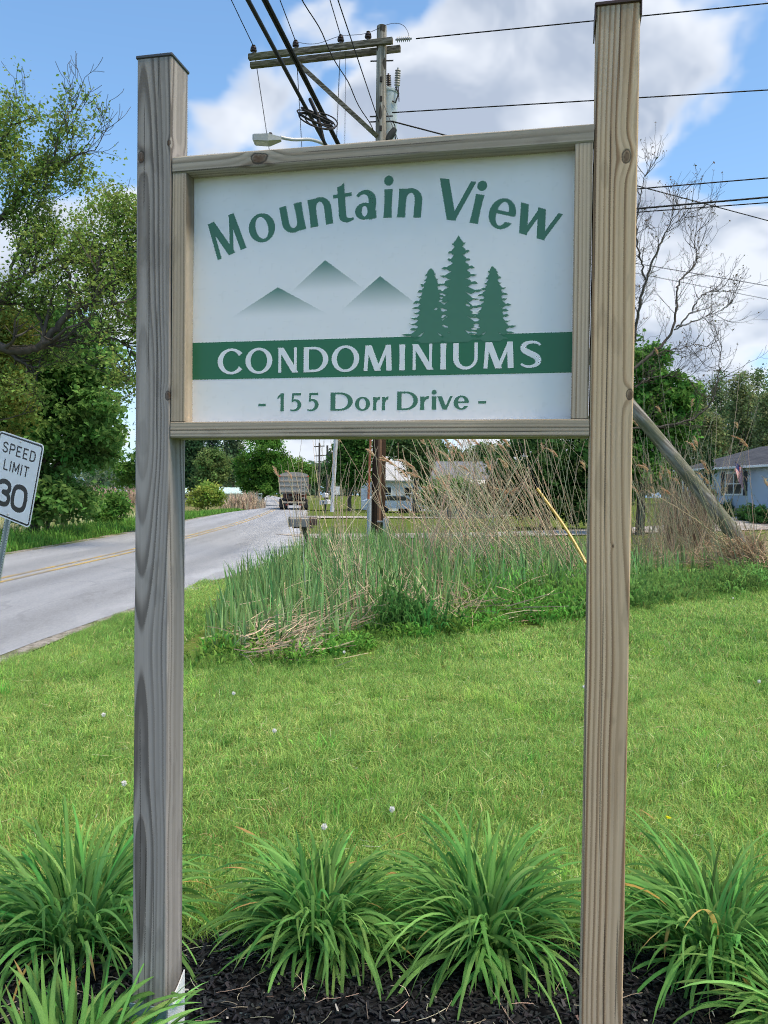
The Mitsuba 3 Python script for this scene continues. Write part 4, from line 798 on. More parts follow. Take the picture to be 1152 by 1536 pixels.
def stalks(A, B, r0, r1, col, curve=0.0, rr=None, seg=4):
    """Thin three-sided stems from A to B that sag a little."""
    n = len(A); A, B = np.asarray(A, float), np.asarray(B, float); t = B - A; t /= np.linalg.norm(t, axis=1, keepdims=True)
    x = np.cross(t, np.array([[0.31, 0.9, 0.2]])); x /= np.linalg.norm(x, axis=1, keepdims=True); y = np.cross(t, x)
    L = np.linalg.norm(B - A, axis=1); cu = rr.normal(0, curve, (n, 1)) if rr is not None else np.zeros((n, 1)); cv = rr.normal(0, curve, (n, 1)) if rr is not None else np.zeros((n, 1))
    V = []
    for k in range(seg + 1):
        s = k / seg; c = A + (B - A) * s + (x * cu + y * cv) * (4 * s * (1 - s) * L)[:, None]; r = r0 + (r1 - r0) * s
        for a in (0, 2.094, 4.189): V.append(c + (x * math.cos(a) + y * math.sin(a)) * np.broadcast_to(r, (n,))[:, None])
    m = 3 * (seg + 1); V = np.stack(V, 1).reshape(-1, 3); F = []
    for k in range(seg):
        for a in range(3): p, q = 3 * k + a, 3 * k + (a + 1) % 3; F += [[p, q, q + 3], [p, q + 3, p + 3]]
    F = ((np.arange(n) * m)[:, None, None] + np.array(F)[None]).reshape(-1, 3)
    return V, F, np.repeat(np.asarray(col, float), m, axis=0)
def put_col(key, parts, bsdf, smooth=False):
    V, F = join([(v, f) for v, f, c in parts]); return put(key, (V, F), bsdf, color=np.vstack([c for v, f, c in parts]), smooth=smooth)
def ground_z(P): P[:, 2] = terrain(P[:, 0], P[:, 1]); return P
def bed_front(x): return np.interp(x, [-3, -1.9, -1.5, -.65, 0, .9, 2.2, 3.5, 6.5, 12], [11.5, 8.0, 6.9, 7.0, 8.1, 8.8, 9.7, 11.3, 13.6, 16.5])
def in_bed(x, y): return (y > bed_front(x)) & (x > np.interp(y, [6.5, 9, 11.6, 17, 22], [-1.52, -1.92, -2.15, -1.85, -1.5])) & (y < 25)

# lawn: a few patches, laid many times
r = np.random.default_rng(11)
def patch(size, n, h, wd, r, tone):
    P = np.column_stack([r.uniform(-size / 2, size / 2, (n, 2)), np.full(n, -0.004)])
    cl = meshkit.noise(np.column_stack([P[:, :2] * 9 + 40, 0 * P[:, 0]]), 5)
    H = h * (0.55 + 0.75 * cl) * r.uniform(0.65, 1.35, n); az = 6.28 * meshkit.noise(np.column_stack([P[:, :2] * 5, 0 * P[:, 0]]), 9) + r.normal(0, 1.3, n)
    col = tint(n, tone, 0.30, r); dry = r.random(n) < 0.05; col[dry] = tint(dry.sum(), (0.30, 0.25, 0.12), 0.25, r)
    pale = r.random(n) < 0.12; col[pale] *= np.array([1.5, 1.35, 1.5])
    return blades(P, az, H, wd * r.uniform(0.6, 1.4, n), r.uniform(0.2, 1.7, n), col, 2, face=r.uniform(0, 6.28, n))
for nm, size, n, h, wd, cnt in (('near', 0.5, 2200, 0.072, 0.0042, 8), ('far', 1.0, 2600, 0.075, 0.0095, 6)):
    for k in range(cnt):
        q_ = k / (cnt - 1); tone = np.array([0.108, 0.194, 0.048]) * (1 - q_) + np.array([0.198, 0.290, 0.084]) * q_
        v, f, c = patch(size, n, h * (1.15 - .3 * q_), wd, r, tone)
        scene[f'lawn_patch_{nm}_{k}'] = {'type': 'shapegroup', 'blades': mikit.ply((v, f), 'grass_blade', color=np.clip(c * LEAF_SUM['grass_blade'], 0, .85))}
k = 0
def lay(nm, x, y, cnt, sc):
    global k
    k += 1
    sz = 0.75 + 0.6 * float(meshkit.noise(np.array([x * 0.9 + 50, y * 0.9 + 50, 0.5]), 3))
    scene[f'lawn_grass__{k:03d}'] = {'type': 'instance', 'g': {'type': 'ref', 'id': f'lawn_patch_{nm}_{int(np.clip(cnt * (0.5 + 1.5 * (float(meshkit.fbm(np.array([x * 0.8 + 20, y * 0.55 + 9, 0.0]), 3, 15)) - 0.5)) + r.normal(0, .8), 0, cnt - 1))}'}, 'to_world': T().translate([float(x), float(y), float(terrain(x, y)) + 0.002]).rotate([0, 0, 1], float(r.integers(4) * 90)).scale([sc, sc, sz * sc])}
def lawn_ok(x, y): return (y > 2.7 + 0.05 * math.sin(x * 7)) and not in_bed(x, y - 0.12) and x > float(road_near(y)) + 0.36
for y in np.arange(2.82, 7.4, 0.46):
    for x in np.arange(-3.4, 3.6, 0.46):
        if abs(x) < 0.50 * y + 0.5 and lawn_ok(x, y): lay('near', x + r.uniform(-.05, .05), y + r.uniform(-.05, .05), 8, 1.0)
for y in np.arange(7.6, 16, 0.92):
    for x in np.arange(-4.2, 9.5, 0.92):
        if -0.5 * y - 0.5 < x < 0.5 * y + 0.8 and lawn_ok(x, y): lay('far', x + r.uniform(-.1, .1), y + r.uniform(-.1, .1), 6, 1.0)
for y in np.arange(7.3, 13.0, 0.46):
    for x in np.arange(-4.0, -1.5, 0.22):
        if float(road_near(y)) + 0.26 < x < float(road_near(y)) + 0.72 and not in_bed(x, y): lay('near', x, y, 8, 0.8)
tag('lawn_grass', 'mown bright green lawn grass between the mulch bed and the reeds', kind='stuff')
# ragged grass tongues at the lawn's edges and taller tufts within it
P = np.column_stack([r.uniform(-1.8, 1.9, 3800), 2.66 + np.abs(r.normal(0, 0.07, 3800)), np.zeros(3800)]); n = len(P)
edge = [blades(P, r.uniform(0, 6.28, n), r.uniform(.04, .10, n), r.uniform(.003, .005, n), r.uniform(.3, 1.6, n), tint(n, (0.085, 0.17, 0.03), .3, r), 2)]
tc_ = r.uniform([-3.5, 3.0], [4.0, 9.0], (300, 2)); tc_ = np.array([q for q in tc_ if lawn_ok(*q)])
P = np.repeat(tc_, 26, axis=0) + r.normal(0, .045, (26 * len(tc_), 2)); n = len(P)
edge.append(blades(ground_z(np.column_stack([P, 0 * P[:, 0]])), r.uniform(0, 6.28, n), r.uniform(.07, .16, n), r.uniform(.004, .007, n), r.uniform(.3, 1.5, n), np.repeat(tint(len(tc_), (0.120, 0.215, 0.045), .3, r), 26, axis=0), 3))
# broad low clover-like leaves
P = r.uniform([-3.5, 2.9], [4.2, 9.5], (2600, 2)); P = np.array([q for q in P if lawn_ok(*q)]); n = len(P)
edge.append(blades(np.column_stack([P, np.full(n, .015)]), r.uniform(0, 6.28, n), r.uniform(.03, .05, n), r.uniform(.014, .022, n), r.uniform(1.0, 2.0, n), tint(n, (0.125, 0.225, 0.050), .3, r), 2))
P = r.uniform([-3.6, 2.8], [4.5, 10], (2600, 2)); P = np.array([q for q in P if lawn_ok(*q)]); n = len(P); a_ = r.uniform(0, 6.28, n); l_ = r.uniform(.03, .09, n)
A_ = np.column_stack([P, r.uniform(.01, .05, n)]); edge.append(stalks(A_, A_ + np.column_stack([np.cos(a_) * l_, np.sin(a_) * l_, r.uniform(-.01, .02, n)]), .0011, .0008, tint(n, (0.42, 0.37, 0.21), .25, r), seg=1))
put_col('lawn_tufts', edge, 'grass_blade'); tag('lawn_tufts', 'taller loose grass tufts and dry clippings in the lawn', kind='stuff')

# dandelions
def dandelion(x, y, h, kind, label, group=None):
    k = tag(numbered('dandelion'), label, 'flower', group)
    top = np.array([x + r.normal(0, .01), y, h]); put(k + '__stem', tube([[x, y, 0], [x + .004, y, h * .5], top], 0.0016, 5), 'leaf', color=(0.20, 0.28, 0.10))
    if kind == 'yellow':
        n = 60; P = np.repeat(top[None], n, 0); v, f, c = blades(P, r.uniform(0, 6.28, n), r.uniform(.010, .017, n), .004, r.uniform(1.0, 2.0, n), tint(n, (0.78, 0.55, 0.02), .1, r), 2)
        put(k + '__petals', (v, f), 'leaf', color=c)
    else:
        n = 220; d = r.normal(0, 1, (n, 3)); d /= np.linalg.norm(d, axis=1, keepdims=True); e = top + d * r.uniform(.009, .014, (n, 1))
        v, f, c = stalks(np.repeat(top[None], n, 0), e, .0004, .0008, np.full((n, 3), .80), seg=1); put(k + '__seed_head', (v, f), 'paint', color=c)
for u, v, kind, lab in ((1002, 1228, 'yellow', 'yellow dandelion in bloom right of the tan post'), (590, 1214, 'seed', 'white dandelion seed head in the grass above the middle daylilies'), (487, 1240, 'seed', 'white dandelion clock directly behind the centre left daylily'), (410, 1096, 'seed', 'dandelion seed head in mid lawn right of the grey post'), (155, 1072, 'seed', 'dandelion seed head in mid lawn left of the grey post'), (185, 1175, 'seed', 'low dandelion seed head near the grey post'), (1136, 1022, 'seed', 'dandelion seed head in the lawn at the far right'), (349, 1040, 'seed', 'dandelion seed head in front of the dead reed pile'), (876, 1030, 'seed', 'dandelion seed head beside the tan post'), (1098, 897, 'seed', 'far dandelion clock by the weeds on the right'), (517, 978, 'seed', 'dandelion clock at the edge of the weeds, centre')):
    d = (u - 576) / FOCAL * RIGHT - (v - 768) / FOCAL * UP + FWD; h = 0.115; t = (h - EYE) / d[2]; dandelion(d[0] * t, d[1] * t, h, kind, lab)

# mulch bed
def mulch_color(p, n, uv):
    f = fbm(p.x * 55, p.y * 55, p.z * 20, 3); return mix((0.006, 0.0065, 0.0075), (0.026, 0.027, 0.029), smoothstep(0.35, 0.75, f))
scene['mulch_look'] = {'type': 'twosided', 'bsdf': {'type': 'diffuse', 'reflectance': mikit.proc(mulch_color)}}
def mulch_z(x, y): return 0.012 + 0.03 * np.clip((2.75 - y) / 0.5, 0, 1) + 0.018 * (meshkit.fbm(np.stack([x * 9, y * 9, 0 * x], -1), 3, 8) - 0.5)
mx = np.linspace(-3.2, 3.2, 160)
V, F = grid(mx, np.linspace(0, 1, 60), lambda X, Y: 0 * X); yy = 0.4 + V[:, 1] * (2.70 + 0.05 * np.sin(V[:, 0] * 7) + 0.03 * np.sin(V[:, 0] * 17) - 0.4)
put('mulch_bed', (np.column_stack([V[:, 0], yy, mulch_z(V[:, 0], yy)]), F), 'mulch_look', smooth=True); tag('mulch_bed', kind='structure', label='black mulch bed under the sign posts')
n = 27000; P = np.column_stack([r.uniform(-1.7, 1.9, n), r.uniform(1.15, 2.72, n)]); P = P[np.abs(P[:, 0]) < 0.55 * P[:, 1] + .3]; n = len(P)
u_ = np.array([[x, y, z] for x in (-.5, .5) for y in (-.5, .5) for z in (-.5, .5)]); uf = np.array(trimesh.creation.box((1, 1, 1)).faces); uv_ = np.array(trimesh.creation.box((1, 1, 1)).vertices)
L, Wc, Tc = r.gamma(3.0, .0046, n) + .006, r.uniform(.003, .010, n), r.uniform(.0015, .004, n)
q = uv_[None] * np.stack([L, Wc, Tc], 1)[:, None]; q[:, :, 1] *= np.where(uv_[None, :, 0] > 0, r.uniform(.3, 1, (n, 1)), 1.0)
a_, tl = r.uniform(0, 6.28, n), r.normal(0, .28, n); ca, sa, ct, stt = np.cos(a_)[:, None], np.sin(a_)[:, None], np.cos(tl)[:, None], np.sin(tl)[:, None]
x1, z1 = q[..., 0] * ct - q[..., 2] * stt, q[..., 0] * stt + q[..., 2] * ct
q = np.stack([x1 * ca - q[..., 1] * sa, x1 * sa + q[..., 1] * ca, z1], -1) + np.column_stack([P, mulch_z(P[:, 0], P[:, 1]) + r.uniform(.001, .012, n)])[:, None]
cl = tint(n, (0.0125, 0.0135, 0.0155), .5, r); br_ = r.random(n) < .012; cl[br_] = tint(br_.sum(), (0.07, 0.058, 0.045), .3, r); wh = r.random(n) < .006; cl[wh] = (0.45, 0.43, 0.38)
put('mulch_chips', (q.reshape(-1, 3), (uf[None] + (np.arange(n) * 8)[:, None, None]).reshape(-1, 3)), 'paint', color=np.repeat(cl, 8, axis=0)); tag('mulch_chips', 'shredded black bark mulch with a few pale straws', kind='stuff')
n = 260; P = np.column_stack([r.uniform(-1.2, 1.5, n), r.uniform(1.9, 2.7, n)]); a_ = r.uniform(0, 6.28, n); l_ = r.uniform(.02, .12, n); A_ = np.column_stack([P, mulch_z(P[:, 0], P[:, 1]) + .014])
v, f, c = stalks(A_, A_ + np.column_stack([np.cos(a_) * l_, np.sin(a_) * l_, r.uniform(-.004, .012, n)]), .0010, .0007, tint(n, (0.38, 0.33, 0.24), .3, r), .06, r, 3)
put('mulch_straw', (v, f), 'paint', color=c); tag('mulch_straw', 'thin pale straws scattered on the black mulch', kind='stuff')

# daylilies: every leaf a part
def lily_leaf(base, az, el, L, w, droop, kink, twist, r, col):
    ns = 13; s = np.linspace(0, 1, ns); th = el - droop * s ** 1.35
    if kink is not None: th = np.where(s > kink, th - r.uniform(0.7, 1.3), th)
    az_ = az + twist * s; ds = L / (ns - 1)
    d = np.stack([np.cos(az_) * np.cos(th), np.sin(az_) * np.cos(th), np.sin(th)], 1)
    c = base + np.vstack([[0, 0, 0], np.cumsum(d[:-1] * ds, axis=0)])
    low = c[:, 2] < 0.03; c[low, 2] = 0.03 + 0.004 * r.random(low.sum())
    side = np.stack([-np.sin(az_), np.cos(az_), 0 * s], 1); nrm = np.cross(d, side)
    roll = r.normal(0, .35) + r.normal(0, .5) * s; sd_ = side * np.cos(roll)[:, None] + nrm * np.sin(roll)[:, None]; nr = np.cross(d, sd_)
    wd = w * np.clip(0.62 + 0.9 * s, 0, 1) * np.sqrt(np.clip(1 - s ** 2.6, 0, 1)) * (1 - .12 * s) + 0.0006; fold = 0.32 * (1 - 0.6 * s)
    V = np.stack([c - sd_ * wd[:, None] / 2 - nr * (wd * fold)[:, None] / 2, c, c + sd_ * wd[:, None] / 2 - nr * (wd * fold)[:, None] / 2], 1).reshape(-1, 3)
    F = []
    for k in range(ns - 1):
        a = 3 * k; F += [[a, a + 1, a + 4], [a, a + 4, a + 3], [a + 1, a + 2, a + 5], [a + 1, a + 5, a + 4]]
    C = np.repeat(np.asarray(col)[None], ns, 0); tipc = np.array(col) * (1.5, 1.25, 1.1)
    C = C * (1 - s[:, None] * .35) + tipc * (s[:, None] * .35); C = np.repeat(C, 3, axis=0); C[1::3] *= 1.12
    return V, np.array(F), C
def daylily(x, y, nl, L0, spread, label, seed, towards=None, wf=1.18):
    r = np.random.default_rng(seed); k = tag(numbered('daylily'), label, 'daylily', 'daylilies in the mulch bed')
    for i in range(nl):
        q = (i + .5) / nl                                             # 0 = inner upright, 1 = outer drooping
        az = r.uniform(0, 6.28) if towards is None or r.random() < .5 else r.normal(towards, .9)
        rad = spread * math.sqrt(r.random()) * (0.55 + .6 * q); ba = az + r.normal(0, .7)
        el = math.radians(np.interp(q, [0, .35, .7, 1], [83, 66, 48, 26]) + r.normal(0, 7)); L = L0 * .93 * r.uniform(.72, 1.15) * np.interp(q, [0, .6, 1], [1.0, 1.02, .78])
        droop = math.radians(np.interp(q, [0, .4, .8, 1], [80, 108, 122, 112]) * r.uniform(.65, 1.3)); kink = r.uniform(.4, .75) if r.random() < .10 else None
        col = tint(1, (0.072, 0.166, 0.047), .26, r)[0]
        if r.random() < .012: col = np.array([.33, .24, .08]) * r.uniform(.7, 1.2)
        v, f, c = lily_leaf(np.array([x + rad * math.cos(ba), y + rad * math.sin(ba), .02]), az, el, L, wf * r.uniform(.0085, .0160), droop, kink, r.normal(0, .45), r, col)
        if r.random() < .035: m_ = np.linspace(0, 1, 13).repeat(3)[:, None] > r.uniform(.80, .93); c = np.where(m_, (.30, .20, .08), c)
        put(k + '__leaf', (v, f), 'leaf', color=c, smooth=True)
    inner = []
    for i in range(130):                                              # the crowded leaves inside, past the limit for single parts
        az = r.uniform(0, 6.28); q = r.random(); rad = spread * math.sqrt(r.random())
        inner.append(lily_leaf(np.array([x + rad * math.cos(az), y + rad * math.sin(az), .02]), az + r.normal(0, .5), math.radians(np.interp(q, [0, 1], [86, 50]) + r.normal(0, 6)), L0 * r.uniform(.5, .85), r.uniform(.007, .014), math.radians(r.uniform(50, 110)), None, r.normal(0, .4), r, tint(1, (0.072, 0.162, 0.045), .28, r)[0]))
    n0 = put_col(k + '__inner_leaves', inner, 'leaf', smooth=True); labels[n0] = {'kind': 'stuff'}
    return k
daylily(-.96, 2.62, 290, .50, .15, 'daylily clump left of the grey post, the taller one behind', 1)
daylily(-.19, 2.67, 290, .42, .11, 'daylily clump in the middle, nearer the grey post', 2)
daylily(.34, 2.62, 295, .47, .12, 'daylily clump in the middle, nearer the tan post', 3)
daylily(1.05, 2.56, 290, .49, .13, 'daylily clump right of the tan post', 4)
daylily(-.70, 1.80, 260, .44, .12, 'daylily clump in the lower left corner, in front of the grey post', 5)
daylily(1.16, 2.10, 150, .44, .10, 'daylily clump in the lower right corner, cut off by the view', 6)

# cattail-like green blades, dry reeds, litter and weeds
r = np.random.default_rng(21)
def scatter(n, x0, x1, y0, y1, test):
    out = np.zeros((0, 2))
    while len(out) < n:
        q = r.uniform([x0, y0], [x1, y1], (n * 2, 2)); out = np.vstack([out, q[test(q[:, 0], q[:, 1])]])
    return out[:n]
def dens(q, f, thr, seed): return q[meshkit.fbm(np.column_stack([q * f, 0 * q[:, 0]]), 3, seed) > thr]
GREENB = (0.125, 0.206, 0.078)
P1 = scatter(3400, -2.3, .2, 7.2, 20, lambda x, y: in_bed(x, y - .25)); P1 = dens(P1, .9, .40, 4)
P2 = scatter(3300, -.3, 5.2, 9.5, 20, lambda x, y: in_bed(x, y - 1.3)); P2 = dens(P2, .8, .46, 6)
P3 = scatter(900, 2.8, 10, 12, 17, lambda x, y: in_bed(x, y - 1.2)); P3 = dens(P3, .6, .50, 8)
P = np.vstack([P1, P2, P3]); n = len(P); P = ground_z(np.column_stack([P, 0 * P[:, 0]]))
H = r.uniform(.42, .92, n) * np.where(P[:, 0] > 3.5, .75, 1.0) * np.interp(P[:, 1] - bed_front(P[:, 0]), [0, 2.2], [.45, 1.0]) * np.interp(P[:, 0] - np.interp(P[:, 1], [6.5, 9, 11.6, 17, 22], [-1.52, -1.92, -2.15, -1.85, -1.5]), [0, .7], [.6, 1.0])
put_col('green_reeds', [blades(P, r.normal(2.6, 1.6, n), H, r.uniform(.018, .036, n), np.abs(r.normal(.18, .22, n)), tint(n, GREENB, .38, r), 4, face=r.uniform(0, 6.28, n))], 'leaf'); tag('green_reeds', 'fresh upright green reed blades growing in the ditch', kind='stuff')
# dry stalks
def reed_batch(feet, lean, ln, hgt, hs):
    n = len(feet); feet = ground_z(np.column_stack([feet, 0 * feet[:, 0]])); h = hgt * np.exp(r.normal(0, hs, n)); la = r.normal(lean, .22, n); ly = r.normal(0, .16, n)
    return feet, feet + np.column_stack([np.sin(la) * h, ly * h, np.cos(la) * h])
bt = []
def px_feet(n, u0, u1, y0, y1): y = r.uniform(y0, y1, n); return np.column_stack([(r.uniform(u0, u1, n) - 576) / FOCAL * y, y])
# lean > 0 tips to the right
bt.append(reed_batch(px_feet(46, 440, 530, 14, 18.6), 0.02, .2, 1.9, .22)); bt.append(reed_batch(px_feet(120, 600, 760, 12, 18), -.12, .2, 1.9, .22))
bt.append(reed_batch(px_feet(155, 720, 900, 12, 17), -.52, .2, 2.5, .16)); bt.append(reed_batch(px_feet(50, 640, 900, 13, 17), -.25, .3, 2.3, .2)); bt.append(reed_batch(px_feet(34, 600, 700, 12, 16), .45, .2, 2.0, .2))
bt.append(reed_batch(px_feet(200, 950, 1075, 17.4, 19.5), -.08, .1, 2.2, .30)); bt.append(reed_batch(px_feet(40, 1070, 1150, 15.0, 15.9), -.50, .2, 2.2, .2)); bt.append(reed_batch(px_feet(40, 1200, 1500, 13, 16), -.3, .2, 2.0, .3))
A_, B_ = np.vstack([a for a, b in bt]), np.vstack([b for a, b in bt]); n = len(A_)
col = tint(n, (0.46, 0.375, 0.25), .30, r); stk = [stalks(A_, B_, .0068, .0040, col, .025, r, 5)]
nl = 320; i = r.integers(0, n, nl); s_ = r.uniform(.15, .85, (nl, 1)); Pl = A_[i] + (B_[i] - A_[i]) * s_
stk.append(blades(Pl, r.uniform(0, 6.28, nl), r.uniform(.15, .40, nl), r.uniform(.006, .013, nl), r.uniform(1.2, 3.2, nl), tint(nl, (0.36, 0.28, 0.18), .3, r), 3))
put_col('dry_reeds', stk, 'paint'); tag('dry_reeds', 'tall dead tan reed stalks leaning left in the ditch', kind='stuff')
pl_, lean_ = [], (B_ - A_) / np.linalg.norm(B_ - A_, axis=1, keepdims=True)
keep = np.where((r.random(n) < .15) & (B_[:, 2] > 1.5))[0]
for i in keep:
    m = 60; d = lean_[i]; L = r.uniform(.16, .30); t = r.random((m, 1)); dr_ = np.array([r.normal(-.35, .3), r.normal(0, .2), -.25])
    base = B_[i] - d * .05 + d * L * t + dr_ * (t ** 2) * L; q = r.normal(0, 1, (m, 3)); q /= np.linalg.norm(q, axis=1, keepdims=True)
    e = base + (q * .5 + d + dr_) * (.075 * (1.25 - t)) * r.uniform(.6, 1.4, (m, 1))
    pl_.append(stalks(base, e, .0050, .0016, tint(m, (0.40, 0.285, 0.20), .22, r), seg=1))
put_col('reed_plumes', pl_, 'leaf'); tag('reed_plumes', 'fluffy brown seed plumes on the dead reeds', kind='stuff')
# flattened litter
lit = []
def thatch(n, u0, u1, v0, v1, az, daz, tilt, L, z0=.02, zs=.10, base=(0.36, 0.295, 0.20), rad=.0045):
    u, v = r.uniform(u0, u1, n), r.uniform(v0, v1, n); d = (u[:, None] - 576) / FOCAL * RIGHT - (v[:, None] - 768) / FOCAL * UP + FWD; t = -EYE / d[:, 2:]
    P = np.array([[0, 0, EYE]]) + d * t; P[:, 2] = z0 + np.abs(r.normal(0, zs, n)); a, e, l = r.normal(az, daz, n), r.normal(tilt, .22, n), L * r.uniform(.5, 1.3, n)
    lit.append(stalks(P, P + np.column_stack([np.cos(a) * np.cos(e), np.sin(a) * np.cos(e), np.abs(np.sin(e))]) * l[:, None], rad, rad * .7, tint(n, base, .35, r), .04, r, 3))
thatch(420, 350, 460, 930, 1000, .4, 1.0, .15, .45); thatch(230, 440, 520, 880, 960, .3, .8, .2, .6); thatch(230, 500, 570, 850, 945, 1.95, .35, .75, .8); thatch(420, 560, 800, 840, 940, .6, 1.3, .15, .6)
thatch(420, 430, 900, 815, 900, .3, 1.2, .12, .8, .03, .12); thatch(900, 950, 1160, 800, 860, .4, 1.2, .15, .9, .02, .14, (0.33, 0.25, 0.165)); thatch(300, 520, 720, 870, 950, 2.3, .5, .35, .7)
thatch(1300, 1000, 1070, 800, 836, 1.7, .35, 1.3, 1.45, .02, .1, (0.25, 0.165, 0.105), .0075)
sp_ = np.array([*spot(300, 958, 7.9)]); sp2 = np.array([*spot(486, 925, 8.3)]); lit.append(stalks(sp_[None], sp2[None], .008, .005, np.array([[.50, .45, .30]]), .01, r, 5))
put_col('reed_litter', lit, 'paint'); tag('reed_litter', 'flattened dead reed litter lying in the ditch', kind='stuff')
n = 900; ctr = np.array([spot(1128, 815, 15.6)[0], 15.6, .35]); q = r.normal(0, 1, (n, 3)); q /= np.linalg.norm(q, axis=1, keepdims=True); q[:, 2] = np.abs(q[:, 2]); A_ = ctr + q * r.uniform(.1, .5, (n, 1)) * [1.0, .9, 1.1] - [0, 0, .3]
a_ = r.normal(2.6, .9, n); e = r.normal(.35, .5, n); v, f, c = stalks(A_, A_ + np.column_stack([np.cos(a_) * np.cos(e), np.sin(a_) * np.cos(e) * .6, np.sin(e)]) * r.uniform(.25, .75, (n, 1)), .0085, .006, tint(n, (0.42, 0.33, 0.22), .35, r), .05, r, 3)
tag(put('reed_heap', (v, f), 'paint', color=c), 'heap of broken dead reeds tangled round the foot of the leaning pole', kind='stuff')
# leafy weeds along the front
def weed_patch(C, per, h, leaf, wd, base, spread):
    m = len(C); P = np.repeat(C, per, axis=0); nn = len(P); ang = r.uniform(0, 6.28, nn); t = r.random(nn); rad = spread * np.sqrt(r.random(nn))
    hh = np.repeat(h * np.exp(r.normal(0, .25, m)), per); Q = ground_z(np.column_stack([P[:, 0] + np.cos(ang) * rad, P[:, 1] + np.sin(ang) * rad, 0 * t])); Q[:, 2] += hh * t * (1 - (rad / spread) ** 2 * .5)
    return blades(Q, ang + r.normal(0, .6, nn), leaf * r.uniform(.6, 1.3, nn), wd * r.uniform(.6, 1.3, nn), r.uniform(.6, 2.4, nn), np.repeat(tint(m, base, .30, r), per, axis=0) * np.exp(r.normal(0, .18, (nn, 1))), 3)
C1 = np.array([[x, float(bed_front(x)) + r.uniform(-.15, .7)] for x in r.uniform(-1.6, 2.6, 105)]); C2 = np.array([[x, float(bed_front(x)) + r.uniform(-.3, 1.8)] for x in r.uniform(2.2, 9.0, 230)]); C3 = scatter(110, 1.2, 3.0, 9.5, 13, in_bed)
put_col('weeds', [weed_patch(C1, 46, .16, .085, .024, (0.085, 0.175, 0.035), .16), weed_patch(C2, 60, .30, .13, .022, (0.085, 0.160, 0.045), .24), weed_patch(C3, 50, .40, .11, .020, (0.075, 0.17, 0.035), .24)], 'leaf'); tag('weeds', 'low leafy green weeds along the edge of the reed bed', kind='stuff')
bc = spot(618, 962, 8.75); C4 = np.array([[bc[0], bc[1]]]) + r.normal(0, 1, (26, 2)) * [.20, .14]
k = put_col('leafy_bush', [weed_patch(C4, 60, .40, .16, .020, (0.050, 0.125, 0.034), .20)], 'leaf'); tag(k, 'rounded dark green leafy plant at the front of the reed bed', 'plant', kind='thing')
# the verge across the road and the field
n = 15000; y = 13 + 75 * r.random(n) ** 1.6; off = r.gamma(1.3, 1.1, n); P = ground_z(np.column_stack([road_far(y) - .25 - off, y, 0 * y])); n = len(P)
put_col('verge_grass', [blades(P, r.uniform(0, 6.28, n), r.uniform(.16, .42, n) * np.clip(.5 + off, .5, 1.3), r.uniform(.015, .03, n) * (1 + y / 50), r.uniform(.2, 1.3, n), tint(n, (0.070, 0.150, 0.030), .28, r), 2)], 'grass_blade'); tag('verge_grass', 'uncut green grass on the far side of the road', kind='stuff')
n = 5000; P = np.vstack([np.column_stack([r.normal(-15.2, 1.5, 1800), r.normal(28, 2.2, 1800)]), np.column_stack([r.uniform(-40, -12, 3200), r.uniform(26, 70, 3200)])]); P = P[P[:, 0] < road_far(P[:, 1]) - 3.5]; P = ground_z(np.column_stack([P, 0 * P[:, 0]])); n = len(P)
put_col('field_grass', [blades(P, r.uniform(0, 6.28, n), r.uniform(.3, .9, n), r.uniform(.02, .05, n), r.uniform(.2, 1.0, n), tint(n, (0.33, 0.31, 0.17), .3, r), 2)], 'grass_blade'); tag('field_grass', 'pale dry grass in the field beyond the left trees', kind='stuff')
def far_clump(n, u0, u1, y0, y1, h, base, w): y = r.uniform(y0, y1, n); P = ground_z(np.column_stack([(r.uniform(u0, u1, n) - 576) / FOCAL * y, y, 0 * y])); return blades(P, r.uniform(0, 6.28, n), h * r.uniform(.6, 1.2, n), w * r.uniform(.6, 1.4, n), r.uniform(.1, .7, n), tint(n, base, .2, r), 2)
put_col('far_reeds', [far_clump(900, 345, 385, 92, 100, 2.0, (0.46, 0.37, 0.27), .09), far_clump(700, 328, 398, 90, 104, 1.3, (0.44, 0.36, 0.26), .08), far_clump(1800, 110, 262, 118, 126, 2.6, (0.40, 0.31, 0.23), .14)], 'paint'); tag('far_reeds', 'distant band of tan dead reeds across the field and by the road', kind='stuff')
# ------------------------------------------------------------------ trees
def bark(p, n, uv): return mix((0.05, 0.044, 0.038), (0.165, 0.148, 0.13), fbm(p.x * 9, p.y * 9, p.z * 2.5, 3))
scene['bark'] = {'type': 'twosided', 'bsdf': {'type': 'diffuse', 'reflectance': mikit.proc(bark)}}
def unit(v): return v / (np.linalg.norm(v) + 1e-12)
def grow(p, d, L, rad, depth, r, out, tips, up=.10, jit=.22, kids=(3, 5), ratio=.62, ang=(.45, .95), rmin=.006):
    n = 5; pts = [p]; d = unit(d)
    for k in range(n): d = unit(d + r.normal(0, jit, 3) * .5 + np.array([0, 0, up])); pts.append(pts[-1] + d * L / n)
    pts = np.array(pts); out.append((pts, np.linspace(rad, max(rad * .5, rmin), n + 1)))
    if depth == 0: tips.append(pts); return
    for k in range(r.integers(*kids) + 0):
        t = r.uniform(.25, 1.0) if k else 1.0; q = pts[min(int(t * n), n)]; b = unit(pts[min(int(t * n), n)] - pts[max(int(t * n) - 1, 0)])
        ax = unit(np.cross(b, r.normal(0, 1, 3))); a = r.uniform(*ang); nd = b * math.cos(a) + ax * math.sin(a)
        grow(q, nd, L * ratio * r.uniform(.75, 1.2), max(rad * .55, rmin), depth - 1, r, out, tips, up, jit, kids, ratio, ang, rmin)
def limbs(out): return join([tube(p, q, 8 if q[0] > .05 else (5 if q[0] > .02 else 3), cap=False) for p, q in out])
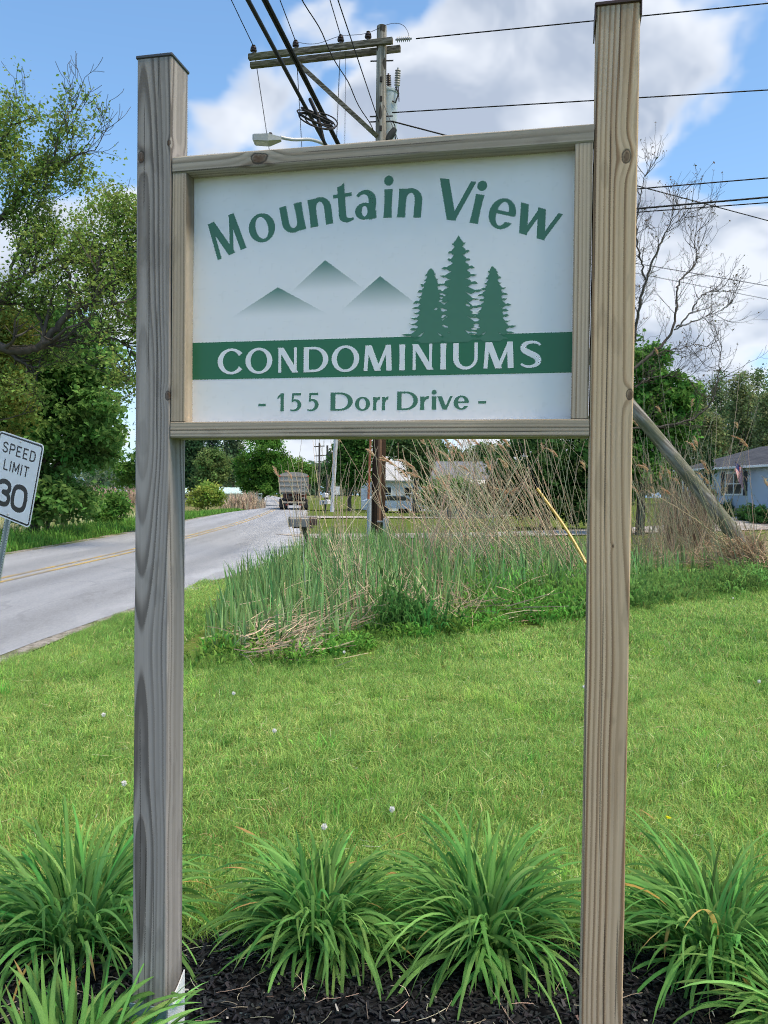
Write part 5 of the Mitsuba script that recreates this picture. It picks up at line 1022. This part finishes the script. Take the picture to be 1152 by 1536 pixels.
def leaves(P, size, col, r, flat=.5):
    """Folded leaf blades at P, each with its own tilt and colour."""
    n = len(P); nz = r.normal(0, 1, (n, 3)); nz /= np.linalg.norm(nz, axis=1, keepdims=True); nz = nz * (1 - flat) + np.array([0, 0, flat]); nz /= np.linalg.norm(nz, axis=1, keepdims=True)
    x = np.cross(nz, r.normal(0, 1, (n, 3))); x /= np.linalg.norm(x, axis=1, keepdims=True); y = np.cross(nz, x); s = (size * np.exp(r.normal(0, .25, n)))[:, None]
    V = np.stack([P - x * s * .55, P - y * s * .36 + nz * s * .10, P + x * s * .55, P + y * s * .36 + nz * s * .10], 1).reshape(-1, 3)
    F = ((np.arange(n) * 4)[:, None, None] + np.array([[0, 1, 2], [0, 2, 3]])[None]).reshape(-1, 3)
    return V, F, np.repeat(col, 4, axis=0)
def crown_points(lobes, clumps, per, sig, r, hollow=.45, gap=.42, gf=.9):
    vol = np.array([np.prod(l[1]) for l in lobes]) ** .8; out = []
    while len(out) < clumps:
        c, R = lobes[r.choice(len(lobes), p=vol / vol.sum())]; d = r.normal(0, 1, 3); d /= np.linalg.norm(d); q = np.array(c) + d * np.array(R) * (hollow + (1 - hollow) * r.random() ** .6) * (.85 + .3 * r.random())
        if meshkit.noise(q[None] * gf, 77)[0] > gap - .15 * r.random(): out.append(q)
    C = np.array(out); return C, np.repeat(C, per, axis=0) + r.normal(0, 1, (clumps * per, 3)) * sig * np.array([1, 1, .7])
def leafy(key, label, cat, foot, lobes, clumps, per, sig, size, base, seed, trunk_r=.15, group=None, spread=.20, gap=.42, gf=.9, hollow=.45, limb_n=9, flat=.45):
    r = np.random.default_rng(seed); k = tag(numbered(key), label, cat, group); C, P = crown_points(lobes, clumps, per, sig, r, hollow, gap, gf)
    cc = np.repeat(tint(clumps, base, spread, r), per, axis=0) * np.exp(r.normal(0, .16, (len(P), 1))); P_ok = P[:, 2] > foot[2] + .05
    v, f, c = leaves(P[P_ok], size, cc[P_ok], r, flat); put(k + '__crown', (v, f), 'leaf', color=c)
    out = []; top = np.mean([l[0] for l in lobes], axis=0)
    s = np.linspace(0, 1, 6)[:, None]; tr_ = np.array(foot) + (top - np.array(foot)) * s + r.normal(0, .06, (6, 3)) * (s > 0); tr_[0, 2] -= .3; out.append((tr_, np.linspace(trunk_r, trunk_r * .45, 6)))
    for i in r.choice(len(C), min(limb_n, len(C)), replace=False):
        t = r.uniform(.25, .9); q = np.array(foot) + (top - np.array(foot)) * t; m = (q + C[i]) / 2 + [0, 0, .15 * np.linalg.norm(C[i] - q)]; u_ = np.linspace(0, 1, 6)[:, None]
        out.append(((1 - u_) ** 2 * q + 2 * u_ * (1 - u_) * m + u_ ** 2 * C[i], np.linspace(trunk_r * .38, trunk_r * .08, 6)))
    put(k + '__trunk', limbs(out), 'bark', smooth=True); return k
def S(u, v, Y): return spot(u, v, Y)
def lob(u, v, Y, ru, rv, rd=None):
    k = Y / FOCAL; return (S(u, v, Y), (ru * k, (rd if rd else ru) * k, rv * k))
def foot(u, Y): q = S(u, 760, Y); q[2] = float(terrain(q[0], q[1])); return q

# dense maple beyond the road, left
Y = 27.0
leafy('maple_tree', 'dense dark green maple across the road, behind the speed limit sign', 'tree', foot(45, Y), [lob(95, 650, Y, 88, 62), lob(110, 540, Y, 72, 80), lob(40, 560, Y, 90, 90), lob(50, 690, Y, 75, 58), lob(75, 745, Y - 1, 64, 42), lob(150, 620, Y - 1, 34, 50), lob(140, 680, Y, 40, 24), lob(-60, 600, Y, 90, 150)], 1200, 40, .18, .17, (0.082, 0.160, 0.045), 101, .22, gap=.36, gf=1.1)
leafy('olive_tree', 'yellowish green tree at the left edge, left of the dense maple', 'tree', foot(-60, 23), [lob(5, 590, 23, 40, 70), lob(-20, 520, 23, 60, 60), lob(10, 500, 23, 40, 40)], 300, 36, .20, .10, (0.110, 0.130, 0.030), 102, .16)
# sparse tree with long dark limbs reaching over the road
r = np.random.default_rng(33); out, tips = [], []; Y = 21.0
k = tag(numbered('sparse_tree'), 'tall sparsely leafed tree at the upper left with long dark limbs', 'tree')
def guided(pix, Y, r0, r1, depth, L, nkid, r, out, tips, dy=0.0, **kw):
    q = np.array([S(u, v, Y + dy * i) for i, (u, v) in enumerate(pix)]); kk = np.arange(len(q)); c = CubicSpline(kk, q)(np.linspace(0, len(q) - 1, 6 * len(q))); c += r.normal(0, .02, c.shape); out.append((c, np.linspace(r0, r1, len(c))))
    for i in range(nkid):
        t = r.uniform(.12, 1.0) if i else 1.0; j = min(int(t * (len(c) - 1)), len(c) - 1); b = unit(c[j] - c[max(j - 2, 0)]); ax = unit(np.cross(b, r.normal(0, 1, 3))); a = r.uniform(.4, 1.1)
        grow(c[j], b * math.cos(a) + ax * math.sin(a), L * r.uniform(.6, 1.2), max(r1, .012) * 1.0, depth, r, out, tips, **kw)
tr_base = foot(-150, Y); out.append((np.array([tr_base - [0, 0, .3], tr_base + [0.2, 0, 2.5], S(-110, 480, Y), S(-90, 380, Y), S(-80, 250, Y)]), np.linspace(.30, .10, 5)))
for pix, r0, r1, n in (([(-120, 500), (-40, 510), (20, 525), (60, 518), (85, 490), (115, 462), (128, 455)], .13, .06, 14), ([(-110, 470), (-30, 470), (10, 445), (40, 415), (75, 395), (110, 380)], .10, .03, 16), ([(-100, 400), (-30, 360), (0, 330), (30, 290), (50, 262), (80, 252), (108, 238), (140, 225)], .08, .015, 16), ([(115, 462), (135, 490), (155, 505), (180, 512), (205, 535)], .06, .02, 14), ([(60, 518), (80, 520), (110, 516), (140, 512)], .05, .02, 8), ([(10, 445), (25, 380), (45, 330), (60, 300)], .05, .015, 12), ([(-90, 300), (-30, 250), (0, 215), (15, 190)], .06, .02, 10), ([(15, 530), (45, 550), (60, 545)], .035, .015, 5), ([(85, 252), (86, 210), (100, 175), (115, 160)], .022, .01, 6), ([(140, 440), (165, 420), (185, 385), (192, 365)], .04, .012, 12), ([(128, 455), (150, 440), (175, 425), (205, 418)], .04, .015, 12), ([(-100, 560), (-60, 600), (0, 630)], .04, .02, 5)):
    guided(pix, Y, r0, r1, 2, 1.0, n, r, out, tips, dy=r.uniform(-.15, .15), kids=(3, 5), up=.10, ratio=.62, rmin=.0065)
put(k + '__limb', limbs(out), 'bark', smooth=True)
tp = np.array([t[j] for t in tips for j in (2, 3, 4, 5)]); gate = meshkit.noise(tp * .55, 12) + .25 * (tp[:, 2] < S(100, 330, Y)[2]); near_ = lambda u, v, d: np.linalg.norm(tp - S(u, v, Y), axis=1) < d
tp = tp[(gate > .60) | near_(105, 172, .75) | near_(5, 205, 1.1) | near_(60, 225, .5)]
P = np.repeat(tp, 6, axis=0) + r.normal(0, .15, (6 * len(tp), 3)); v, f, c = leaves(P, .078, tint(len(P), (0.120, 0.178, 0.046), .25, r), r); put(k + '__crown', (v, f), 'leaf', color=c)
leafy('young_tree', 'airy pale green young tree just left of the grey post', 'tree', foot(90, 31), [lob(150, 325, 30, 40, 62), lob(188, 320, 30, 30, 55), lob(120, 380, 30, 46, 52), lob(180, 420, 30, 44, 60), lob(90, 430, 30, 55, 45), lob(165, 480, 30, 40, 45), lob(30, 470, 30, 60, 55), lob(240, 380, 30, 50, 75)], 620, 16, .22, .105, (0.125, 0.180, 0.042), 104, .07, gap=.50, gf=1.3, hollow=.2, limb_n=14)
leafy('roadside_bush', 'rounded green bush in the rough grass across the road, left of the grey post', 'bush', foot(150, 34), [lob(152, 755, 34, 34, 26), lob(170, 765, 34, 22, 18)], 120, 36, .16, .12, (0.070, 0.145, 0.034), 105, .05)
leafy('small_tree', 'low leafy branch end of a small tree beside the grey post', 'tree', foot(232, 30), [lob(193, 712, 30, 24, 16), lob(225, 690, 30, 30, 40)], 90, 34, .14, .12, (0.065, 0.135, 0.028), 106, .06)
tag(put('fence_post', tube([S(72, 795, 27), S(71, 768, 27)], .06, 6), 'old_timber', smooth=40), 'short grey fence post stub in the grass under the maple', 'post')
# far trees down the road, left to right
far = [('far_tree', 'dark spruce-like tree showing just right of the grey post', 285, 130, [lob(288, 695, 130, 16, 45), lob(292, 660, 130, 12, 30)], (0.030, 0.065, 0.030), 170, .8), ('far_tree', 'round pale olive tree in front of the long low building', 320, 118, [lob(320, 700, 118, 24, 26), lob(312, 720, 118, 22, 18)], (0.085, 0.130, 0.045), 240, .6),
       ('far_tree', 'tall dark conifer top above the far trees', 320, 170, [lob(320, 665, 170, 10, 18), lob(320, 690, 170, 16, 22), lob(320, 645, 170, 6, 10)], (0.025, 0.050, 0.034), 110, .8), ('far_tree', 'thin airy far tree between the conifer and the big roadside maple', 350, 150, [lob(348, 672, 150, 16, 16), lob(345, 700, 150, 22, 26), lob(352, 648, 150, 14, 14)], (0.080, 0.120, 0.060), 130, .9),
       ('far_tree', 'large round bright green tree left of the truck', 395, 125, [lob(395, 690, 125, 38, 40), lob(375, 705, 125, 26, 30), lob(412, 705, 125, 28, 30), lob(398, 665, 125, 26, 24), lob(385, 725, 125, 30, 16), lob(400, 730, 125, 40, 14), lob(420, 720, 125, 18, 18)], (0.058, 0.130, 0.026), 520, .6), ('far_tree', 'lower yellow green tree directly behind the truck', 438, 165, [lob(440, 708, 165, 20, 22), lob(452, 712, 165, 20, 18)], (0.080, 0.145, 0.034), 200, .7),
       ('far_tree', 'dark green round tree between the leaning grey post and the utility pole', 525, 75, [lob(525, 690, 75, 26, 34), lob(515, 705, 75, 22, 26), lob(538, 700, 75, 20, 30), lob(530, 660, 75, 26, 22)], (0.042, 0.100, 0.024), 420, .5), ('far_tree', 'green tree right of the utility pole in front of the white house', 620, 70, [lob(640, 690, 70, 34, 34), lob(620, 670, 70, 30, 22), lob(655, 715, 70, 26, 22), lob(590, 668, 70, 22, 16)], (0.060, 0.105, 0.038), 330, .5),
       ('far_tree', 'distant green treetops behind the grey roofed house', 690, 120, [lob(690, 700, 120, 26, 28), lob(720, 690, 120, 26, 26), lob(665, 705, 120, 22, 26)], (0.070, 0.115, 0.045), 240, .7), ('far_tree', 'hazy far tree behind the truck and wires', 472, 230, [lob(472, 715, 230, 14, 16), lob(490, 712, 230, 16, 20)], (0.075, 0.120, 0.060), 110, 1.1)]
for i, (key, lab, u, Y, lobes, base, n, sz) in enumerate(far): leafy(key, lab, 'tree', foot(u, Y), lobes, int(n * 1.5), 34, sz * .55, sz * .50, base, 200 + i, .2, 'far trees along the road', gap=.30, gf=.5, limb_n=6, hollow=.3)
leafy('yellow_bush', 'pale yellow green bush on the far verge right of the grey post', 'bush', foot(312, 88), [lob(312, 743, 88, 20, 16), lob(296, 748, 88, 16, 14), lob(326, 750, 88, 12, 10)], 110, 30, .3, .26, (0.150, 0.200, 0.045), 231, .05)
# right side
leafy('garden_bush', 'green bush in front of the grey roofed house', 'bush', foot(672, 56), [lob(672, 738, 56, 34, 24), lob(650, 748, 56, 24, 16), lob(705, 745, 56, 24, 18)], 170, 34, .22, .20, (0.075, 0.140, 0.040), 241, .05)
leafy('garden_bush', 'lower bush right of the one before the grey roofed house', 'bush', foot(742, 54), [lob(742, 746, 54, 22, 18), lob(725, 752, 54, 18, 12)], 90, 34, .2, .18, (0.060, 0.115, 0.036), 242, .05)
leafy('evergreen_tree', 'broad dark evergreen behind the dry reeds left of the tan post', 'tree', foot(815, 38), [lob(800, 700, 38, 66, 52), lob(845, 680, 38, 60, 62), lob(770, 725, 38, 46, 34), lob(860, 730, 38, 60, 34), lob(905, 690, 38, 50, 60), lob(790, 748, 38, 66, 24), lob(860, 752, 38, 62, 26)], 760, 40, .20, .16, (0.036, 0.078, 0.026), 111, .25, gap=.34)
leafy('broadleaf_tree', 'dense dark green leafy tree just right of the tan post', 'tree', foot(960, 33), [lob(960, 560, 33, 46, 52), lob(1000, 590, 33, 46, 36), lob(960, 630, 33, 60, 50), lob(945, 690, 33, 60, 60), lob(1010, 640, 33, 36, 30)], 560, 40, .17, .165, (0.056, 0.125, 0.030), 112, .2, gap=.36, gf=1.2)
r = np.random.default_rng(44); out, tips = [], []; Y = 24.0
k = tag(numbered('bare_tree'), 'almost leafless tree with fine upswept twigs right of the tan post', 'tree')
b0 = foot(905, Y); out.append((np.array([b0 - [0, 0, .3], S(912, 700, Y), S(925, 610, Y), S(935, 560, Y)]), np.linspace(.17, .11, 4)))
for pix, r0, r1, n in (([(935, 560), (948, 520), (957, 470), (968, 420), (985, 378), (1000, 345), (1012, 318)], .055, .010, 24), ([(925, 590), (960, 545), (990, 520), (1010, 490), (1014, 450), (1020, 422), (1042, 398), (1043, 370), (1050, 345)], .05, .010, 24), ([(968, 420), (960, 385), (955, 340), (962, 290), (966, 262)], .03, .01, 14), ([(935, 560), (930, 470), (940, 390), (950, 330)], .045, .010, 14), ([(920, 640), (990, 640), (1050, 622), (1072, 590), (1078, 555), (1084, 520)], .04, .010, 16), ([(1014, 490), (1035, 470), (1052, 445), (1075, 435)], .025, .01, 10), ([(1012, 495), (1040, 482), (1070, 470), (1095, 458)], .022, .009, 10), ([(985, 530), (1030, 520), (1060, 520), (1080, 530)], .02, .008, 14), ([(930, 600), (970, 570), (1000, 565), (1040, 570)], .03, .01, 14), ([(1000, 345), (1020, 330), (1038, 315)], .012, .008, 6)):
    guided(pix, Y, r0, r1, 2, .80, n, r, out, tips, dy=r.uniform(-.12, .12), kids=(2, 5), up=.10, ratio=.60, jit=.17, rmin=.0042)
put(k + '__limb', limbs(out), 'bark', smooth=True)
tp = np.array([t[-1] for t in tips if r.random() < .45]); P = np.repeat(tp, 2, axis=0) + r.normal(0, .03, (2 * len(tp), 3)); v, f, c = leaves(P, .05, tint(len(P), (0.085, 0.070, 0.045), .25, r), r); put(k + '__bud', (v, f), 'leaf', color=c)
labels[k + '__bud'] = {'kind': 'stuff'}
WL = ['hazy woodland tree leftmost of the row behind the blue house', 'woodland tree second from the left behind the blue house', 'woodland tree third from the left, over the left end of the blue roof', 'paler woodland tree with the feathery top over the blue roof', 'tall woodland tree near the right edge over the blue roof', 'woodland tree cut by the right edge of the view', 'low pale woodland tree at the left, behind the leaning pole top', 'woodland tree in the back row between two nearer ones, middle', 'woodland tree in the back row toward the right edge', 'lower bushy woodland tree just over the left eave of the blue house', 'lower pale woodland tree at the far right over the ridge']
i = 0
for u, Y, top, w, tone in ((1010, 100, 600, 26, 0), (1050, 96, 575, 26, 1), (1080, 104, 560, 24, 0), (1112, 95, 558, 26, 2), (1140, 100, 555, 28, 1), (1170, 94, 560, 30, 0), (1030, 112, 590, 26, 2), (1098, 114, 590, 28, 1), (1130, 116, 585, 28, 0), (1065, 90, 610, 24, 2), (1155, 88, 590, 26, 2)):
    base = [(0.085, 0.125, 0.060), (0.075, 0.115, 0.048), (0.120, 0.150, 0.070)][tone]; h = 735 - top
    leafy('woodland_tree', WL[i], 'tree', foot(u, Y), [lob(u, top + .30 * h, Y, w * .8, h * .30), lob(u + 6, top + .60 * h, Y, w, h * .30), lob(u - 5, top + .12 * h, Y, w * .38, h * .14), lob(u, top + .85 * h, Y, w, h * .22)], 330, 26, .42, .26, base, 300 + i, .14, 'woodland trees behind the blue house', gap=.44, gf=.45, hollow=.2, limb_n=24); i += 1
leafy('cypress_shrub', 'narrow dark evergreen standing at the corner of the blue house', 'shrub', foot(1063, 50), [lob(1063, 735, 50, 9, 24), lob(1064, 705, 50, 7, 26), lob(1065, 680, 50, 3, 14)], 110, 30, .10, .10, (0.022, 0.050, 0.020), 121, .06)
for n_, (u, Y, lab) in enumerate(((1125, 46.0, 'clipped dark green shrub under the house window, left one'), (1142, 44.5, 'clipped dark green shrub under the house window, right one'), (1092, 51, 'low shrub at the foot of the house wall behind the leaning pole'))):
    q = foot(u, Y) + np.array([0, 0, .45]); leafy('house_shrub', lab, 'shrub', foot(u, Y), [(q, (.75, .6, .50)), (q + [.25, .2, -.2], (.7, .6, .4)), (q + [0, 0, -.3], (.75, .6, .3))], 130, 30, .09, .09, (0.036, 0.088, 0.026), 130 + n_, .04)

# the wood that closes the view, far off
r = np.random.default_rng(71); u = r.uniform(-250, 1500, 1900); Y = r.uniform(330, 420, 1900); top = 712 - 16 * meshkit.noise(np.column_stack([u / 40, 0 * u, 0 * u]), 4) - 7 * meshkit.noise(np.column_stack([u / 11, 0 * u, 0 * u]), 5)
C = np.array([S(a, b + (738 - b) * t, y_) for a, b, y_, t in zip(u, top, Y, r.random(1900) ** 1.0)]); C = C[(np.abs(C[:, 0] - road_cx(C[:, 1])) > 6) | (C[:, 1] > 372)]
P = np.repeat(C, 26, axis=0) + r.normal(0, 1.5, (26 * len(C), 3)); P = P[P[:, 2] > 1.0]; v, f, c = leaves(P, 1.9, tint(len(P), (0.075, 0.115, 0.070), .18, r), r)
put('far_woods', (v, f), 'leaf', color=c); tag('far_woods', 'distant belt of trees closing the view along the horizon', kind='stuff')
